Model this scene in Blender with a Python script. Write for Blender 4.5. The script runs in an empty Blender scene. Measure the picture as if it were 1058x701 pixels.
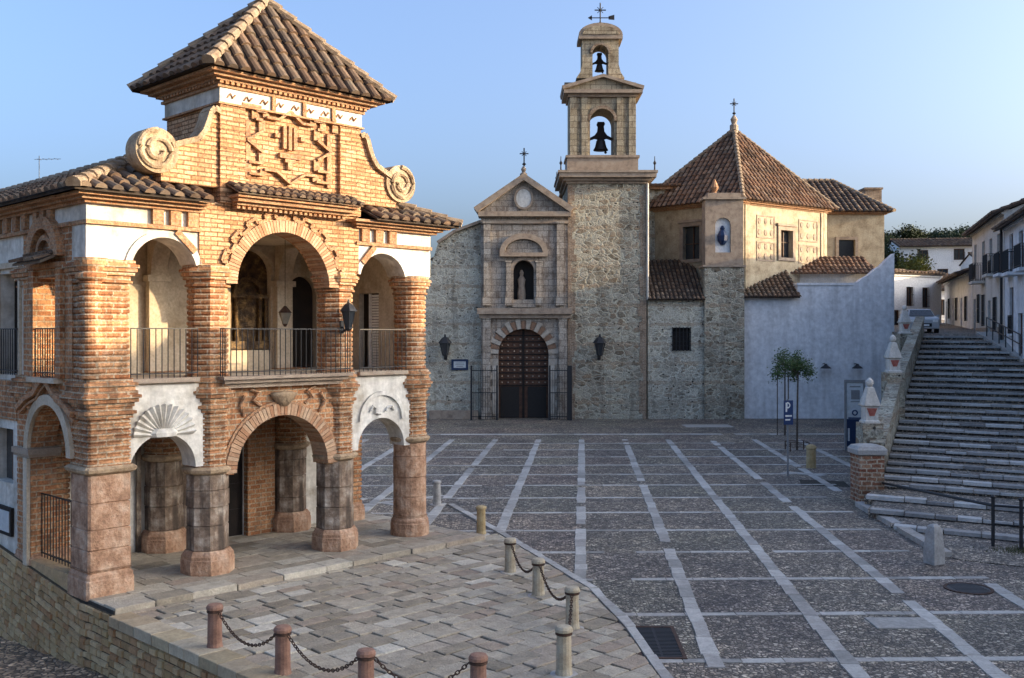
import bpy, bmesh, math, random
from mathutils import Vector, Matrix
from mathutils.geometry import tessellate_polygon
R = math.radians
PI = math.pi
scene = bpy.context.scene
C = scene.collection
rnd = random.Random(7)

# ------------------------------------------------------------------ camera
cam = bpy.data.cameras.new("camera")
cam_o = bpy.data.objects.new("camera", cam); C.objects.link(cam_o)
cam_o.location = (0, 0, 5.0)
cam_o.rotation_euler = (R(90), 0, 0)
cam.sensor_width = 36.0
cam.lens = 36.0 * 1040 / 1058
cam.shift_y = -4.5 / 1058
cam.clip_end = 6000
scene.camera = cam_o

# ------------------------------------------------------------------ light
SUN_EL = R(11.5); SUN_AZ = math.atan2(0.995, -0.075)
w = bpy.data.worlds.new("World"); scene.world = w; w.use_nodes = True
wn = w.node_tree.nodes; bg = wn["Background"]
sky = wn.new("ShaderNodeTexSky"); sky.sky_type = 'NISHITA'; sky.sun_disc = False
sky.sun_elevation = SUN_EL; sky.sun_rotation = SUN_AZ
sky.air_density = 0.64; sky.dust_density = 7.6; sky.ozone_density = 2.5
w.node_tree.links.new(sky.outputs[0], bg.inputs[0]); bg.inputs[1].default_value = 0.15
sl = bpy.data.lights.new("sun", 'SUN'); sl.energy = 2.1; sl.angle = R(0.5); sl.color = (1.0, 0.75, 0.45)
so = bpy.data.objects.new("sun", sl); C.objects.link(so)
sd = Vector((math.sin(SUN_AZ) * math.cos(SUN_EL), math.cos(SUN_AZ) * math.cos(SUN_EL), math.sin(SUN_EL)))
so.rotation_euler = sd.to_track_quat('Z', 'Y').to_euler(); so.location = (40, -10, 40)
vs = scene.view_settings
vs.view_transform = 'Standard'; vs.look = 'None'; vs.gamma = 1.0; vs.use_curve_mapping = False
vs.exposure = 2.1

# ------------------------------------------------------------------ materials
class G:
    def __init__(s, name):
        s.m = bpy.data.materials.new(name); s.m.use_nodes = True
        s.t = s.m.node_tree; s.b = s.t.nodes["Principled BSDF"]
    def n(s, typ, ins=None, **pr):
        nd = s.t.nodes.new("ShaderNode" + typ)
        for k, v in pr.items(): setattr(nd, k, v)
        for k, v in (ins or {}).items():
            if hasattr(v, 'is_linked') or isinstance(v, bpy.types.NodeSocket): s.t.links.new(v, nd.inputs[k])
            else: nd.inputs[k].default_value = v
        return nd
    def mix(s, f, a, b, mode='MIX'):
        nd = s.t.nodes.new("ShaderNodeMix"); nd.data_type = 'RGBA'; nd.blend_type = mode
        for i, v in ((0, f), (6, a), (7, b)):
            if isinstance(v, bpy.types.NodeSocket): s.t.links.new(v, nd.inputs[i])
            elif i == 0: nd.inputs[0].default_value = v
            else: nd.inputs[i].default_value = tuple(v) + (1,) if len(v) == 3 else v
        return nd.outputs[2]
    def math(s, op, a, b=0.0, clamp=False):
        nd = s.n("Math", {0: a, 1: b}, operation=op); nd.use_clamp = clamp
        return nd.outputs[0]
    def ramp(s, f, stops):
        nd = s.t.nodes.new("ShaderNodeValToRGB"); s.t.links.new(f, nd.inputs[0])
        e = nd.color_ramp.elements
        while len(e) < len(stops): e.new(0.5)
        for el, (p, c) in zip(e, stops):
            el.position = p
            el.color = (tuple(c) + (1,)) if not isinstance(c, (int, float)) else (c, c, c, 1)
        return nd.outputs[0]
    def noise(s, vec, scale, detail=5, rough=0.6):
        return s.n("TexNoise", {"Vector": vec, "Scale": scale, "Detail": detail, "Roughness": rough}).outputs[0]
    def co(s): return s.n("TexCoord").outputs["Object"]
    def scaled(s, v, sc): return s.n("Mapping", {"Vector": v, "Scale": sc}).outputs[0]
    def wallco(s):
        tc = s.n("TexCoord")
        x = s.n("SeparateXYZ", {0: tc.outputs["Object"]}); nn = s.n("SeparateXYZ", {0: tc.outputs["Normal"]})
        fx = s.math('GREATER_THAN', s.math('ABSOLUTE', nn.outputs[0]), 0.72)
        fz = s.math('GREATER_THAN', s.math('ABSOLUTE', nn.outputs[2]), 0.8)
        a = s.n("Mix", {0: fx, 2: x.outputs[0], 3: x.outputs[1]}).outputs[0]
        b = s.n("Mix", {0: fz, 2: x.outputs[2], 3: x.outputs[1]}).outputs[0]
        return s.n("CombineXYZ", {0: a, 1: b, 2: 0.0}).outputs[0]
    def ringco(s, r):
        x = s.n("SeparateXYZ", {0: s.co()})
        a = s.math('MULTIPLY', s.math('ARCTAN2', x.outputs[1], x.outputs[0]), r)
        return s.n("CombineXYZ", {0: a, 1: x.outputs[2], 2: 0.0}).outputs[0]
    def done(s, col, rough=0.85, h=None, bs=0.5, bd=0.02, spec=0.3, metal=0.0):
        if isinstance(col, bpy.types.NodeSocket): s.t.links.new(col, s.b.inputs["Base Color"])
        else: s.b.inputs["Base Color"].default_value = tuple(col) + (1,)
        if isinstance(rough, bpy.types.NodeSocket): s.t.links.new(rough, s.b.inputs["Roughness"])
        else: s.b.inputs["Roughness"].default_value = rough
        s.b.inputs["Specular IOR Level"].default_value = spec
        s.b.inputs["Metallic"].default_value = metal
        if h is not None:
            bp = s.n("Bump", {"Height": h, "Strength": bs, "Distance": bd})
            s.t.links.new(bp.outputs[0], s.b.inputs["Normal"])
        return s.m

def stone_mat(name, cols, scale=2.0, rough=0.85, bs=0.5, bd=0.02, spec=0.3, streak=0.0, metal=0.0, fine=14):
    g = G(name); co = g.co()
    a = g.noise(co, scale, 6, 0.65); f = g.noise(co, scale * fine, 4, 0.6)
    st = [(0.3 + 0.4 * i / max(1, len(cols) - 1), c) for i, c in enumerate(cols)]
    col = g.ramp(a, st)
    col = g.mix(0.55, col, g.ramp(f, [(0.3, 0.45), (0.7, 1.0)]), 'MULTIPLY')
    if streak:
        s2 = g.noise(g.scaled(co, (1, 1, 0.12)), scale * 3, 4, 0.6)
        col = g.mix(g.math('MULTIPLY', g.ramp(s2, [(0.45, 0.0), (0.68, 1.0)]), streak), col, (0.06, 0.045, 0.035))
    return g.done(col, rough, f, bs, bd, spec, metal)

def brick_mat(name, c1, c2, mortar, bw=0.30, bh=0.112, ms=0.016, ring=None, stain=0.5, bs=0.8, bd=0.02, offs=0.5, warp=0.015, island=False):
    g = G(name); co = g.ringco(ring) if ring else g.wallco()
    wv = g.n("TexNoise", {"Vector": co, "Scale": 3.0, "Detail": 3.0}).outputs["Color"]
    wv = g.n("VectorMath", {0: wv, 1: (0.5, 0.5, 0.5)}, operation='SUBTRACT').outputs[0]
    wv = g.n("VectorMath", {0: wv, "Scale": warp * 2}, operation='SCALE').outputs[0]
    co2 = g.n("VectorMath", {0: co, 1: wv}, operation='ADD').outputs[0]
    br = g.n("TexBrick", {"Vector": co2, "Color1": tuple(c1) + (1,), "Color2": tuple(c2) + (1,), "Mortar": tuple(mortar) + (1,),
                          "Scale": 1.0, "Mortar Size": ms, "Mortar Smooth": 0.15, "Bias": 0.0, "Brick Width": bw, "Row Height": bh}, offset=offs)
    n1 = g.noise(g.co(), 1.6, 6, 0.7); n2 = g.noise(g.co(), 22, 3, 0.6)
    col = g.mix(0.8, br.outputs[0], g.ramp(n2, [(0.32, 0.4), (0.62, 1.15)]), 'MULTIPLY')
    n3 = g.noise(g.scaled(g.co(), (1, 1, 0.25)), 4.5, 5, 0.65)
    col = g.mix(g.math('MULTIPLY', g.ramp(n3, [(0.5, 0.0), (0.66, 1.0)]), stain * 0.6), col, (0.10, 0.055, 0.03))
    col = g.mix(g.math('MULTIPLY', g.ramp(n1, [(0.5, 0.0), (0.75, 1.0)]), stain), col, (0.09, 0.06, 0.04))
    col = g.mix(g.math('MULTIPLY', g.ramp(n1, [(0.28, 1.0), (0.42, 0.0)]), stain * 0.5), col, (0.5, 0.42, 0.32))
    h = g.math('SUBTRACT', g.math('MULTIPLY', n2, 0.4), br.outputs["Fac"])
    return g.done(col, 0.9, h, bs, bd, 0.2)

def rubble_mat(name, stones, mortar, scale=3.0, cover=0.5, bs=0.8, course=True, pits=0.5):
    """rough masonry: stones showing through patchy old render, level brick courses in places"""
    g = G(name); co = g.co(); wc = g.wallco()
    cs = g.scaled(wc, (scale, scale * 1.7, 1))
    nz = g.n("TexNoise", {"Vector": wc, "Scale": 5.0, "Detail": 3.0}).outputs["Color"]
    cs = g.n("VectorMath", {0: cs, 1: g.n("VectorMath", {0: nz, "Scale": 0.6}, operation='SCALE').outputs[0]}, operation='ADD').outputs[0]
    v = g.n("TexVoronoi", {"Vector": cs, "Scale": 1.0}); ve = g.n("TexVoronoi", {"Vector": cs, "Scale": 1.0}, feature='DISTANCE_TO_EDGE')
    tone = g.n("SeparateColor", {0: v.outputs["Color"]}).outputs[0]
    st = [(i / max(1, len(stones) - 1), c) for i, c in enumerate(stones)]
    col = g.ramp(tone, st)
    edge = g.ramp(ve.outputs["Distance"], [(0.03, 0.0), (0.14, 1.0)])
    big = g.noise(co, 0.55, 6, 0.7); mid = g.noise(co, 2.2, 7, 0.75); fine = g.noise(co, 16, 4, 0.65)
    show = g.math('MULTIPLY', edge, g.ramp(mid, [(cover - 0.10, 0.0), (cover + 0.10, 1.0)]))
    col = g.mix(show, mortar, col)
    if course:
        br = g.n("TexBrick", {"Vector": wc, "Scale": 1.0, "Mortar Size": 0.012, "Brick Width": 0.3, "Row Height": 0.075,
                              "Color1": (0.33, 0.2, 0.12, 1), "Color2": (0.4, 0.28, 0.18, 1), "Mortar": (0.42, 0.38, 0.3, 1)})
        z = g.n("SeparateXYZ", {0: co}).outputs[2]
        band = g.math('LESS_THAN', g.math('MODULO', g.math('ADD', z, g.math('MULTIPLY', mid, 0.5)), 1.15), 0.2)
        band = g.math('MULTIPLY', band, g.ramp(big, [(0.38, 0.0), (0.5, 1.0)]))
        col = g.mix(g.math('MULTIPLY', band, 0.55), col, br.outputs[0])
    col = g.mix(0.75, col, g.ramp(big, [(0.3, (0.5, 0.46, 0.4)), (0.48, (0.92, 0.92, 0.88)), (0.66, (1.2, 1.17, 1.06))]), 'MULTIPLY')
    col = g.mix(0.75, col, g.ramp(fine, [(0.3, 0.3), (0.6, 1.1)]), 'MULTIPLY')
    pv = g.n("TexVoronoi", {"Vector": g.scaled(wc, (2.6, 3.4, 1)), "Scale": 1.0, "Randomness": 1.0})
    pk = g.math('MULTIPLY', g.math('LESS_THAN', g.math('ADD', pv.outputs["Distance"], g.math('MULTIPLY', fine, 0.25)), 0.27), g.ramp(mid, [(0.42, 0.0), (0.5, 1.0)]))
    col = g.mix(g.math('MULTIPLY', pk, pits), col, (0.045, 0.04, 0.035))
    sk = g.noise(g.scaled(co, (1, 1, 0.14)), 1.6, 5, 0.65)
    col = g.mix(g.math('MULTIPLY', g.ramp(sk, [(0.52, 0.0), (0.7, 1.0)]), 0.55), col, (0.10, 0.085, 0.065))
    h = g.math('SUBTRACT', g.math('ADD', g.math('MULTIPLY', show, 0.8), g.math('MULTIPLY', fine, 0.6)), g.math('MULTIPLY', pk, 1.2))
    return g.done(col, 0.92, h, bs, 0.05, 0.2)

def island_mat(name, cols, scale=8.0, rough=0.85, bs=0.5, bd=0.015, lichen=None, spec=0.3, spread=1.0):
    g = G(name); co = g.co()
    ri = g.n("NewGeometry").outputs["Random Per Island"]
    col = g.ramp(ri, [(i / max(1, len(cols) - 1), c) for i, c in enumerate(cols)])
    f = g.noise(co, scale, 5, 0.65); f2 = g.noise(co, scale * 5, 4, 0.6)
    col = g.mix(0.6, col, g.ramp(f, [(0.3, 0.5), (0.7, 1.15)]), 'MULTIPLY')
    col = g.mix(0.4, col, g.ramp(f2, [(0.3, 0.45), (0.7, 1.1)]), 'MULTIPLY')
    if lichen:
        col = g.mix(g.ramp(g.noise(co, scale * 0.5, 6, 0.7), [(0.52, 0.0), (0.68, 0.75)]), col, lichen)
    return g.done(col, rough, f2, bs, bd, spec)

def flat_mat(name, col, rough=0.5, metal=0.0, spec=0.4, var=0.25):
    g = G(name); f = g.noise(g.co(), 9, 4, 0.6)
    c = g.mix(1.0, col, g.ramp(f, [(0.3, 1 - var), (0.7, 1.0)]), 'MULTIPLY')
    return g.done(c, rough, f, 0.15, 0.005, spec, metal)

M = {}
M['brick'] = brick_mat("loggia_brick", (0.36, 0.145, 0.06), (0.55, 0.28, 0.135), (0.47, 0.36, 0.24), stain=0.9)
M['brick_ring'] = brick_mat("loggia_pier_brick", (0.33, 0.13, 0.055), (0.57, 0.31, 0.155), (0.50, 0.385, 0.26), ring=0.43, stain=1.0)
M['brick_pale'] = brick_mat("attic_brick", (0.46, 0.225, 0.105), (0.66, 0.41, 0.235), (0.24, 0.13, 0.065), stain=0.45, bs=1.0, bh=0.092, ms=0.013)
M['brick_trim'] = brick_mat("brick_trim", (0.40, 0.185, 0.09), (0.52, 0.30, 0.165), (0.40, 0.27, 0.17), bw=0.13, bh=0.08, ms=0.01, stain=0.5)
M['plaster'] = stone_mat("white_plaster", [(0.46, 0.41, 0.33), (0.70, 0.67, 0.60), (0.78, 0.76, 0.70)], 1.3, 0.9, 0.5, 0.02, 0.2, streak=0.3, fine=6)
M['cream'] = stone_mat("cream_plaster", [(0.40, 0.32, 0.22), (0.58, 0.49, 0.37), (0.66, 0.58, 0.46)], 1.3, 0.9, 0.3, 0.01, 0.2, streak=0.15)
M['pink'] = stone_mat("pink_stone", [(0.20, 0.10, 0.055), (0.48, 0.285, 0.175), (0.68, 0.49, 0.345)], 3.2, 0.8, 1.0, 0.035, fine=5, streak=0.25)
M['shaft'] = stone_mat("stained_stone", [(0.07, 0.05, 0.035), (0.26, 0.185, 0.13), (0.60, 0.52, 0.42)], 2.4, 0.8, 0.9, 0.03, streak=0.85, fine=5)
M['carved'] = stone_mat("carved_stone", [(0.24, 0.16, 0.09), (0.44, 0.32, 0.20), (0.56, 0.44, 0.30)], 2.5, 0.85, 0.9, 0.035, fine=6, streak=0.4)
M['tile'] = island_mat("old_roof_tile", [(0.07, 0.048, 0.035), (0.145, 0.09, 0.058), (0.21, 0.135, 0.085), (0.115, 0.085, 0.064), (0.28, 0.20, 0.135)], 6, 0.9, lichen=(0.12, 0.11, 0.085))
M['tile_red'] = island_mat("red_roof_tile", [(0.09, 0.055, 0.035), (0.20, 0.105, 0.06), (0.28, 0.16, 0.095), (0.15, 0.095, 0.065), (0.34, 0.22, 0.14)], 3, 0.9, lichen=(0.15, 0.12, 0.085))
M['tile_bed'] = stone_mat("tile_bed", [(0.035, 0.028, 0.022), (0.08, 0.055, 0.04)], 4, 0.95)
M['hip'] = stone_mat("mortared_hip_tile", [(0.15, 0.10, 0.065), (0.27, 0.20, 0.135), (0.36, 0.285, 0.205)], 5, 0.9)
M['iron'] = flat_mat("black_iron", (0.018, 0.018, 0.02), 0.55)
M['rust'] = stone_mat("rusty_iron", [(0.03, 0.02, 0.017), (0.10, 0.05, 0.03)], 8, 0.7)
M['dark'] = flat_mat("dark_interior", (0.02, 0.017, 0.015), 0.8)
M['glass'] = flat_mat("window_glass", (0.035, 0.04, 0.045), 0.12, 0, 0.6)
M['lampglass'] = flat_mat("lantern_glass", (0.22, 0.21, 0.17), 0.2)
M['wood'] = stone_mat("dark_wood", [(0.045, 0.02, 0.012), (0.10, 0.045, 0.025), (0.15, 0.075, 0.04)], 4, 0.6, 0.4, 0.01, streak=0.4)
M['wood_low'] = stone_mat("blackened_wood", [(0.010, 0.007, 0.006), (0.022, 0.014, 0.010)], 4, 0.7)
M['white_paint'] = flat_mat("white_paint", (0.78, 0.78, 0.76), 0.5)
M['lime'] = stone_mat("whitewash", [(0.66, 0.67, 0.68), (0.77, 0.78, 0.79), (0.82, 0.82, 0.82)], 0.7, 0.9, 0.6, 0.03, 0.2, streak=0.22, fine=5)
M['lime_warm'] = stone_mat("warm_whitewash", [(0.55, 0.5, 0.42), (0.66, 0.62, 0.55), (0.72, 0.69, 0.63)], 0.8, 0.9, 0.4, 0.02, 0.2, streak=0.2)
M['limeclean'] = stone_mat("clean_whitewash", [(0.74, 0.74, 0.73), (0.80, 0.80, 0.79), (0.83, 0.83, 0.82)], 0.6, 0.9, 0.3, 0.02, 0.2)
M['gilt'] = stone_mat("gilded_wood", [(0.02, 0.012, 0.008), (0.09, 0.05, 0.02), (0.32, 0.2, 0.07)], 5, 0.5, 0.8, 0.03, fine=4)
M['rubble'] = rubble_mat("church_rubble", [(0.20, 0.18, 0.15), (0.34, 0.31, 0.25), (0.48, 0.45, 0.385), (0.28, 0.22, 0.16)], (0.60, 0.575, 0.485), 2.1, 0.50, pits=0.95, bs=1.0)
M['rubble_brown'] = rubble_mat("tower_rubble", [(0.20, 0.17, 0.13), (0.36, 0.31, 0.24), (0.47, 0.44, 0.37), (0.32, 0.24, 0.17), (0.14, 0.115, 0.085)], (0.50, 0.47, 0.38), 2.1, 0.45, pits=0.95, bs=1.0)
M['ashlar'] = brick_mat("pale_ashlar", (0.34, 0.29, 0.235), (0.45, 0.40, 0.335), (0.20, 0.17, 0.14), 0.62, 0.36, 0.016, stain=0.8, warp=0.008)
M['ashlar_gold'] = brick_mat("golden_ashlar", (0.36, 0.295, 0.195), (0.48, 0.41, 0.29), (0.20, 0.16, 0.11), 0.62, 0.36, 0.018, stain=0.9, warp=0.008)
M['chapel'] = stone_mat("painted_chapel_plaster", [(0.26, 0.20, 0.13), (0.46, 0.38, 0.26), (0.56, 0.48, 0.34)], 1.5, 0.9, 0.5, 0.02, 0.2, streak=0.15, fine=7)
M['moulding'] = stone_mat("weathered_moulding", [(0.22, 0.17, 0.13), (0.36, 0.28, 0.21), (0.42, 0.35, 0.27)], 3, 0.9)
M['brickred'] = brick_mat("church_brick", (0.25, 0.16, 0.10), (0.38, 0.27, 0.18), (0.42, 0.37, 0.29), 0.3, 0.08, 0.013, stain=0.8)
M['wallstone'] = island_mat("retaining_wall_stone", [(0.36, 0.22, 0.10), (0.52, 0.35, 0.175), (0.62, 0.45, 0.25), (0.42, 0.22, 0.10), (0.52, 0.39, 0.21)], 5, 0.9, 0.8, 0.03, lichen=(0.32, 0.23, 0.10))
M['mortar'] = stone_mat("old_mortar", [(0.06, 0.042, 0.025), (0.15, 0.11, 0.065)], 6, 0.95)
M['flag'] = island_mat("flagstone", [(0.27, 0.225, 0.16), (0.42, 0.36, 0.27), (0.52, 0.455, 0.345), (0.38, 0.295, 0.215), (0.48, 0.42, 0.325), (0.32, 0.27, 0.195), (0.44, 0.385, 0.295), (0.68, 0.62, 0.50)], 5, 0.75, 1.0, 0.03)
M['flagmortar'] = stone_mat("flagstone_joint", [(0.03, 0.027, 0.022), (0.07, 0.06, 0.048)], 8, 0.95)
M['slab'] = island_mat("granite_slab", [(0.26, 0.25, 0.225), (0.42, 0.405, 0.37), (0.54, 0.52, 0.475), (0.34, 0.32, 0.29), (0.48, 0.46, 0.42)], 5, 0.65, 0.6, 0.012)
M['kerb'] = island_mat("pale_kerb_stone", [(0.36, 0.34, 0.31), (0.46, 0.44, 0.41), (0.40, 0.36, 0.31)], 4, 0.75, 0.6, 0.015)
M['stepstone'] = island_mat("worn_step_stone", [(0.22, 0.21, 0.20), (0.46, 0.445, 0.42), (0.36, 0.34, 0.32), (0.62, 0.60, 0.56), (0.30, 0.285, 0.27), (0.54, 0.52, 0.48)], 4, 0.75, 0.7, 0.02)
M['bollard'] = stone_mat("brown_bollard_stone", [(0.16, 0.085, 0.06), (0.27, 0.145, 0.10), (0.34, 0.21, 0.15)], 5, 0.75, 0.5, 0.01)
M['bollard_pale'] = stone_mat("pale_bollard_stone", [(0.30, 0.24, 0.16), (0.44, 0.37, 0.26), (0.52, 0.46, 0.35)], 5, 0.75, 0.5, 0.01)
M['bollard_grey'] = stone_mat("grey_bollard_stone", [(0.26, 0.25, 0.23), (0.40, 0.39, 0.37), (0.48, 0.46, 0.43)], 5, 0.75, 0.5, 0.01)
M['blue'] = flat_mat("blue_enamel", (0.02, 0.045, 0.13), 0.4)
M['navy'] = flat_mat("navy_panel", (0.012, 0.03, 0.085), 0.4)
M['grey'] = flat_mat("grey_metal", (0.20, 0.21, 0.22), 0.45)
M['poster'] = flat_mat("printed_paper", (0.52, 0.56, 0.58), 0.5)
M['red'] = stone_mat("red_paint", [(0.30, 0.07, 0.05), (0.45, 0.16, 0.12)], 8, 0.8)
M['redpost'] = brick_mat("red_post_brick", (0.22, 0.08, 0.045), (0.40, 0.22, 0.13), (0.46, 0.38, 0.28), 0.3, 0.13, 0.022, stain=0.9, warp=0.05)
M['bark'] = stone_mat("bark", [(0.06, 0.045, 0.035), (0.14, 0.11, 0.085)], 10, 0.95)
M['leaf'] = island_mat("green_leaf", [(0.03, 0.06, 0.015), (0.06, 0.11, 0.025), (0.09, 0.13, 0.03)], 3, 0.6, 0.1)
M['leaf_dark'] = island_mat("dark_foliage", [(0.018, 0.032, 0.014), (0.035, 0.055, 0.02), (0.05, 0.07, 0.028)], 1, 0.7, 0.1)
M['leaf_yellow'] = island_mat("yellow_green_foliage", [(0.08, 0.09, 0.018), (0.14, 0.145, 0.03), (0.11, 0.12, 0.03)], 1, 0.7, 0.1)
M['grass'] = island_mat("rough_grass", [(0.06, 0.075, 0.02), (0.10, 0.10, 0.03), (0.13, 0.12, 0.05)], 3, 0.8, 0.1)
M['hill'] = stone_mat("scrub_hillside", [(0.05, 0.055, 0.025), (0.10, 0.095, 0.045), (0.20, 0.17, 0.10)], 0.08, 0.95, 0.5, 0.3, fine=9)
M['earth'] = stone_mat("dry_earth", [(0.12, 0.10, 0.07), (0.20, 0.17, 0.12)], 0.1, 0.95)
M['carpaint'] = flat_mat("silver_car_paint", (0.42, 0.43, 0.44), 0.3, 0.3, 0.5, 0.08)
M['tyre'] = flat_mat("tyre_rubber", (0.02, 0.02, 0.02), 0.9)

def cobble_mat(name, panels=True, tint=(1, 1, 1), base=None, cell=15.0):
    g = G(name); co = g.co()
    x = g.n("SeparateXYZ", {0: co})
    v = g.n("TexVoronoi", {"Vector": co, "Scale": cell}); ve = g.n("TexVoronoi", {"Vector": co, "Scale": cell}, feature='DISTANCE_TO_EDGE')
    tone = g.n("SeparateColor", {0: v.outputs["Color"]}).outputs[0]
    col = g.ramp(tone, base or [(0.0, (0.07, 0.064, 0.057)), (0.3, (0.15, 0.139, 0.124)), (0.6, (0.25, 0.233, 0.207)), (0.88, (0.38, 0.355, 0.315)), (1.0, (0.56, 0.53, 0.47))])
    edge = g.ramp(ve.outputs["Distance"], [(0.03, 0.0), (0.15, 1.0)])
    n1 = g.noise(co, 0.35, 6, 0.7); n2 = g.noise(co, 1.7, 6, 0.7); n3 = g.noise(co, 40, 3, 0.6)
    col = g.mix(g.math('MULTIPLY', g.math('SUBTRACT', 1.0, edge), 0.9), col, (0.03, 0.028, 0.026))
    if panels:
        a = g.math('FLOOR', g.math('DIVIDE', g.math('SUBTRACT', g.math('SUBTRACT', x.outputs[0], g.math('MULTIPLY', x.outputs[1], 0.0702)), -0.05), 2.05))
        b = g.math('FLOOR', g.math('DIVIDE', g.math('SUBTRACT', x.outputs[1], 15.36), 2.57))
        wn_ = g.n("TexWhiteNoise", {"Vector": g.n("CombineXYZ", {0: a, 1: b, 2: 3.0}).outputs[0]})
        col = g.mix(0.9, col, g.ramp(wn_.outputs[0], [(0.0, (0.72, 0.72, 0.76)), (0.25, (1.0, 0.98, 0.95)), (0.5, (0.82, 0.86, 0.82)), (0.75, (0.92, 0.84, 0.84)), (1.0, (1.2, 1.16, 1.08))]), 'MULTIPLY')
    col = g.mix(0.85, col, g.ramp(n1, [(0.32, (0.55, 0.54, 0.58)), (0.5, (0.98, 0.97, 0.96)), (0.68, (1.3, 1.25, 1.12))]), 'MULTIPLY')
    col = g.mix(0.9, col, g.ramp(n2, [(0.3, 0.4), (0.6, 1.15)]), 'MULTIPLY')
    col = g.mix(1.0, col, tint, 'MULTIPLY')
    h = g.math('ADD', g.math('ADD', g.math('MULTIPLY', edge, g.math('ADD', 0.5, tone)), g.math('MULTIPLY', n3, 0.3)), g.math('MULTIPLY', n2, 2.5))
    return g.done(col, g.ramp(n2, [(0.3, 0.5), (0.7, 0.75)]), h, 0.9, 0.03, 0.4)
M['cobble'] = cobble_mat("plaza_cobbles", True, (1.36, 1.28, 1.18))
M['lane'] = cobble_mat("lane_cobbles", False, (2.3, 1.65, 1.1), None, 9.0)
M['treadcobble'] = cobble_mat("stair_cobbles", False, (1.5, 1.36, 1.22))

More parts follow.
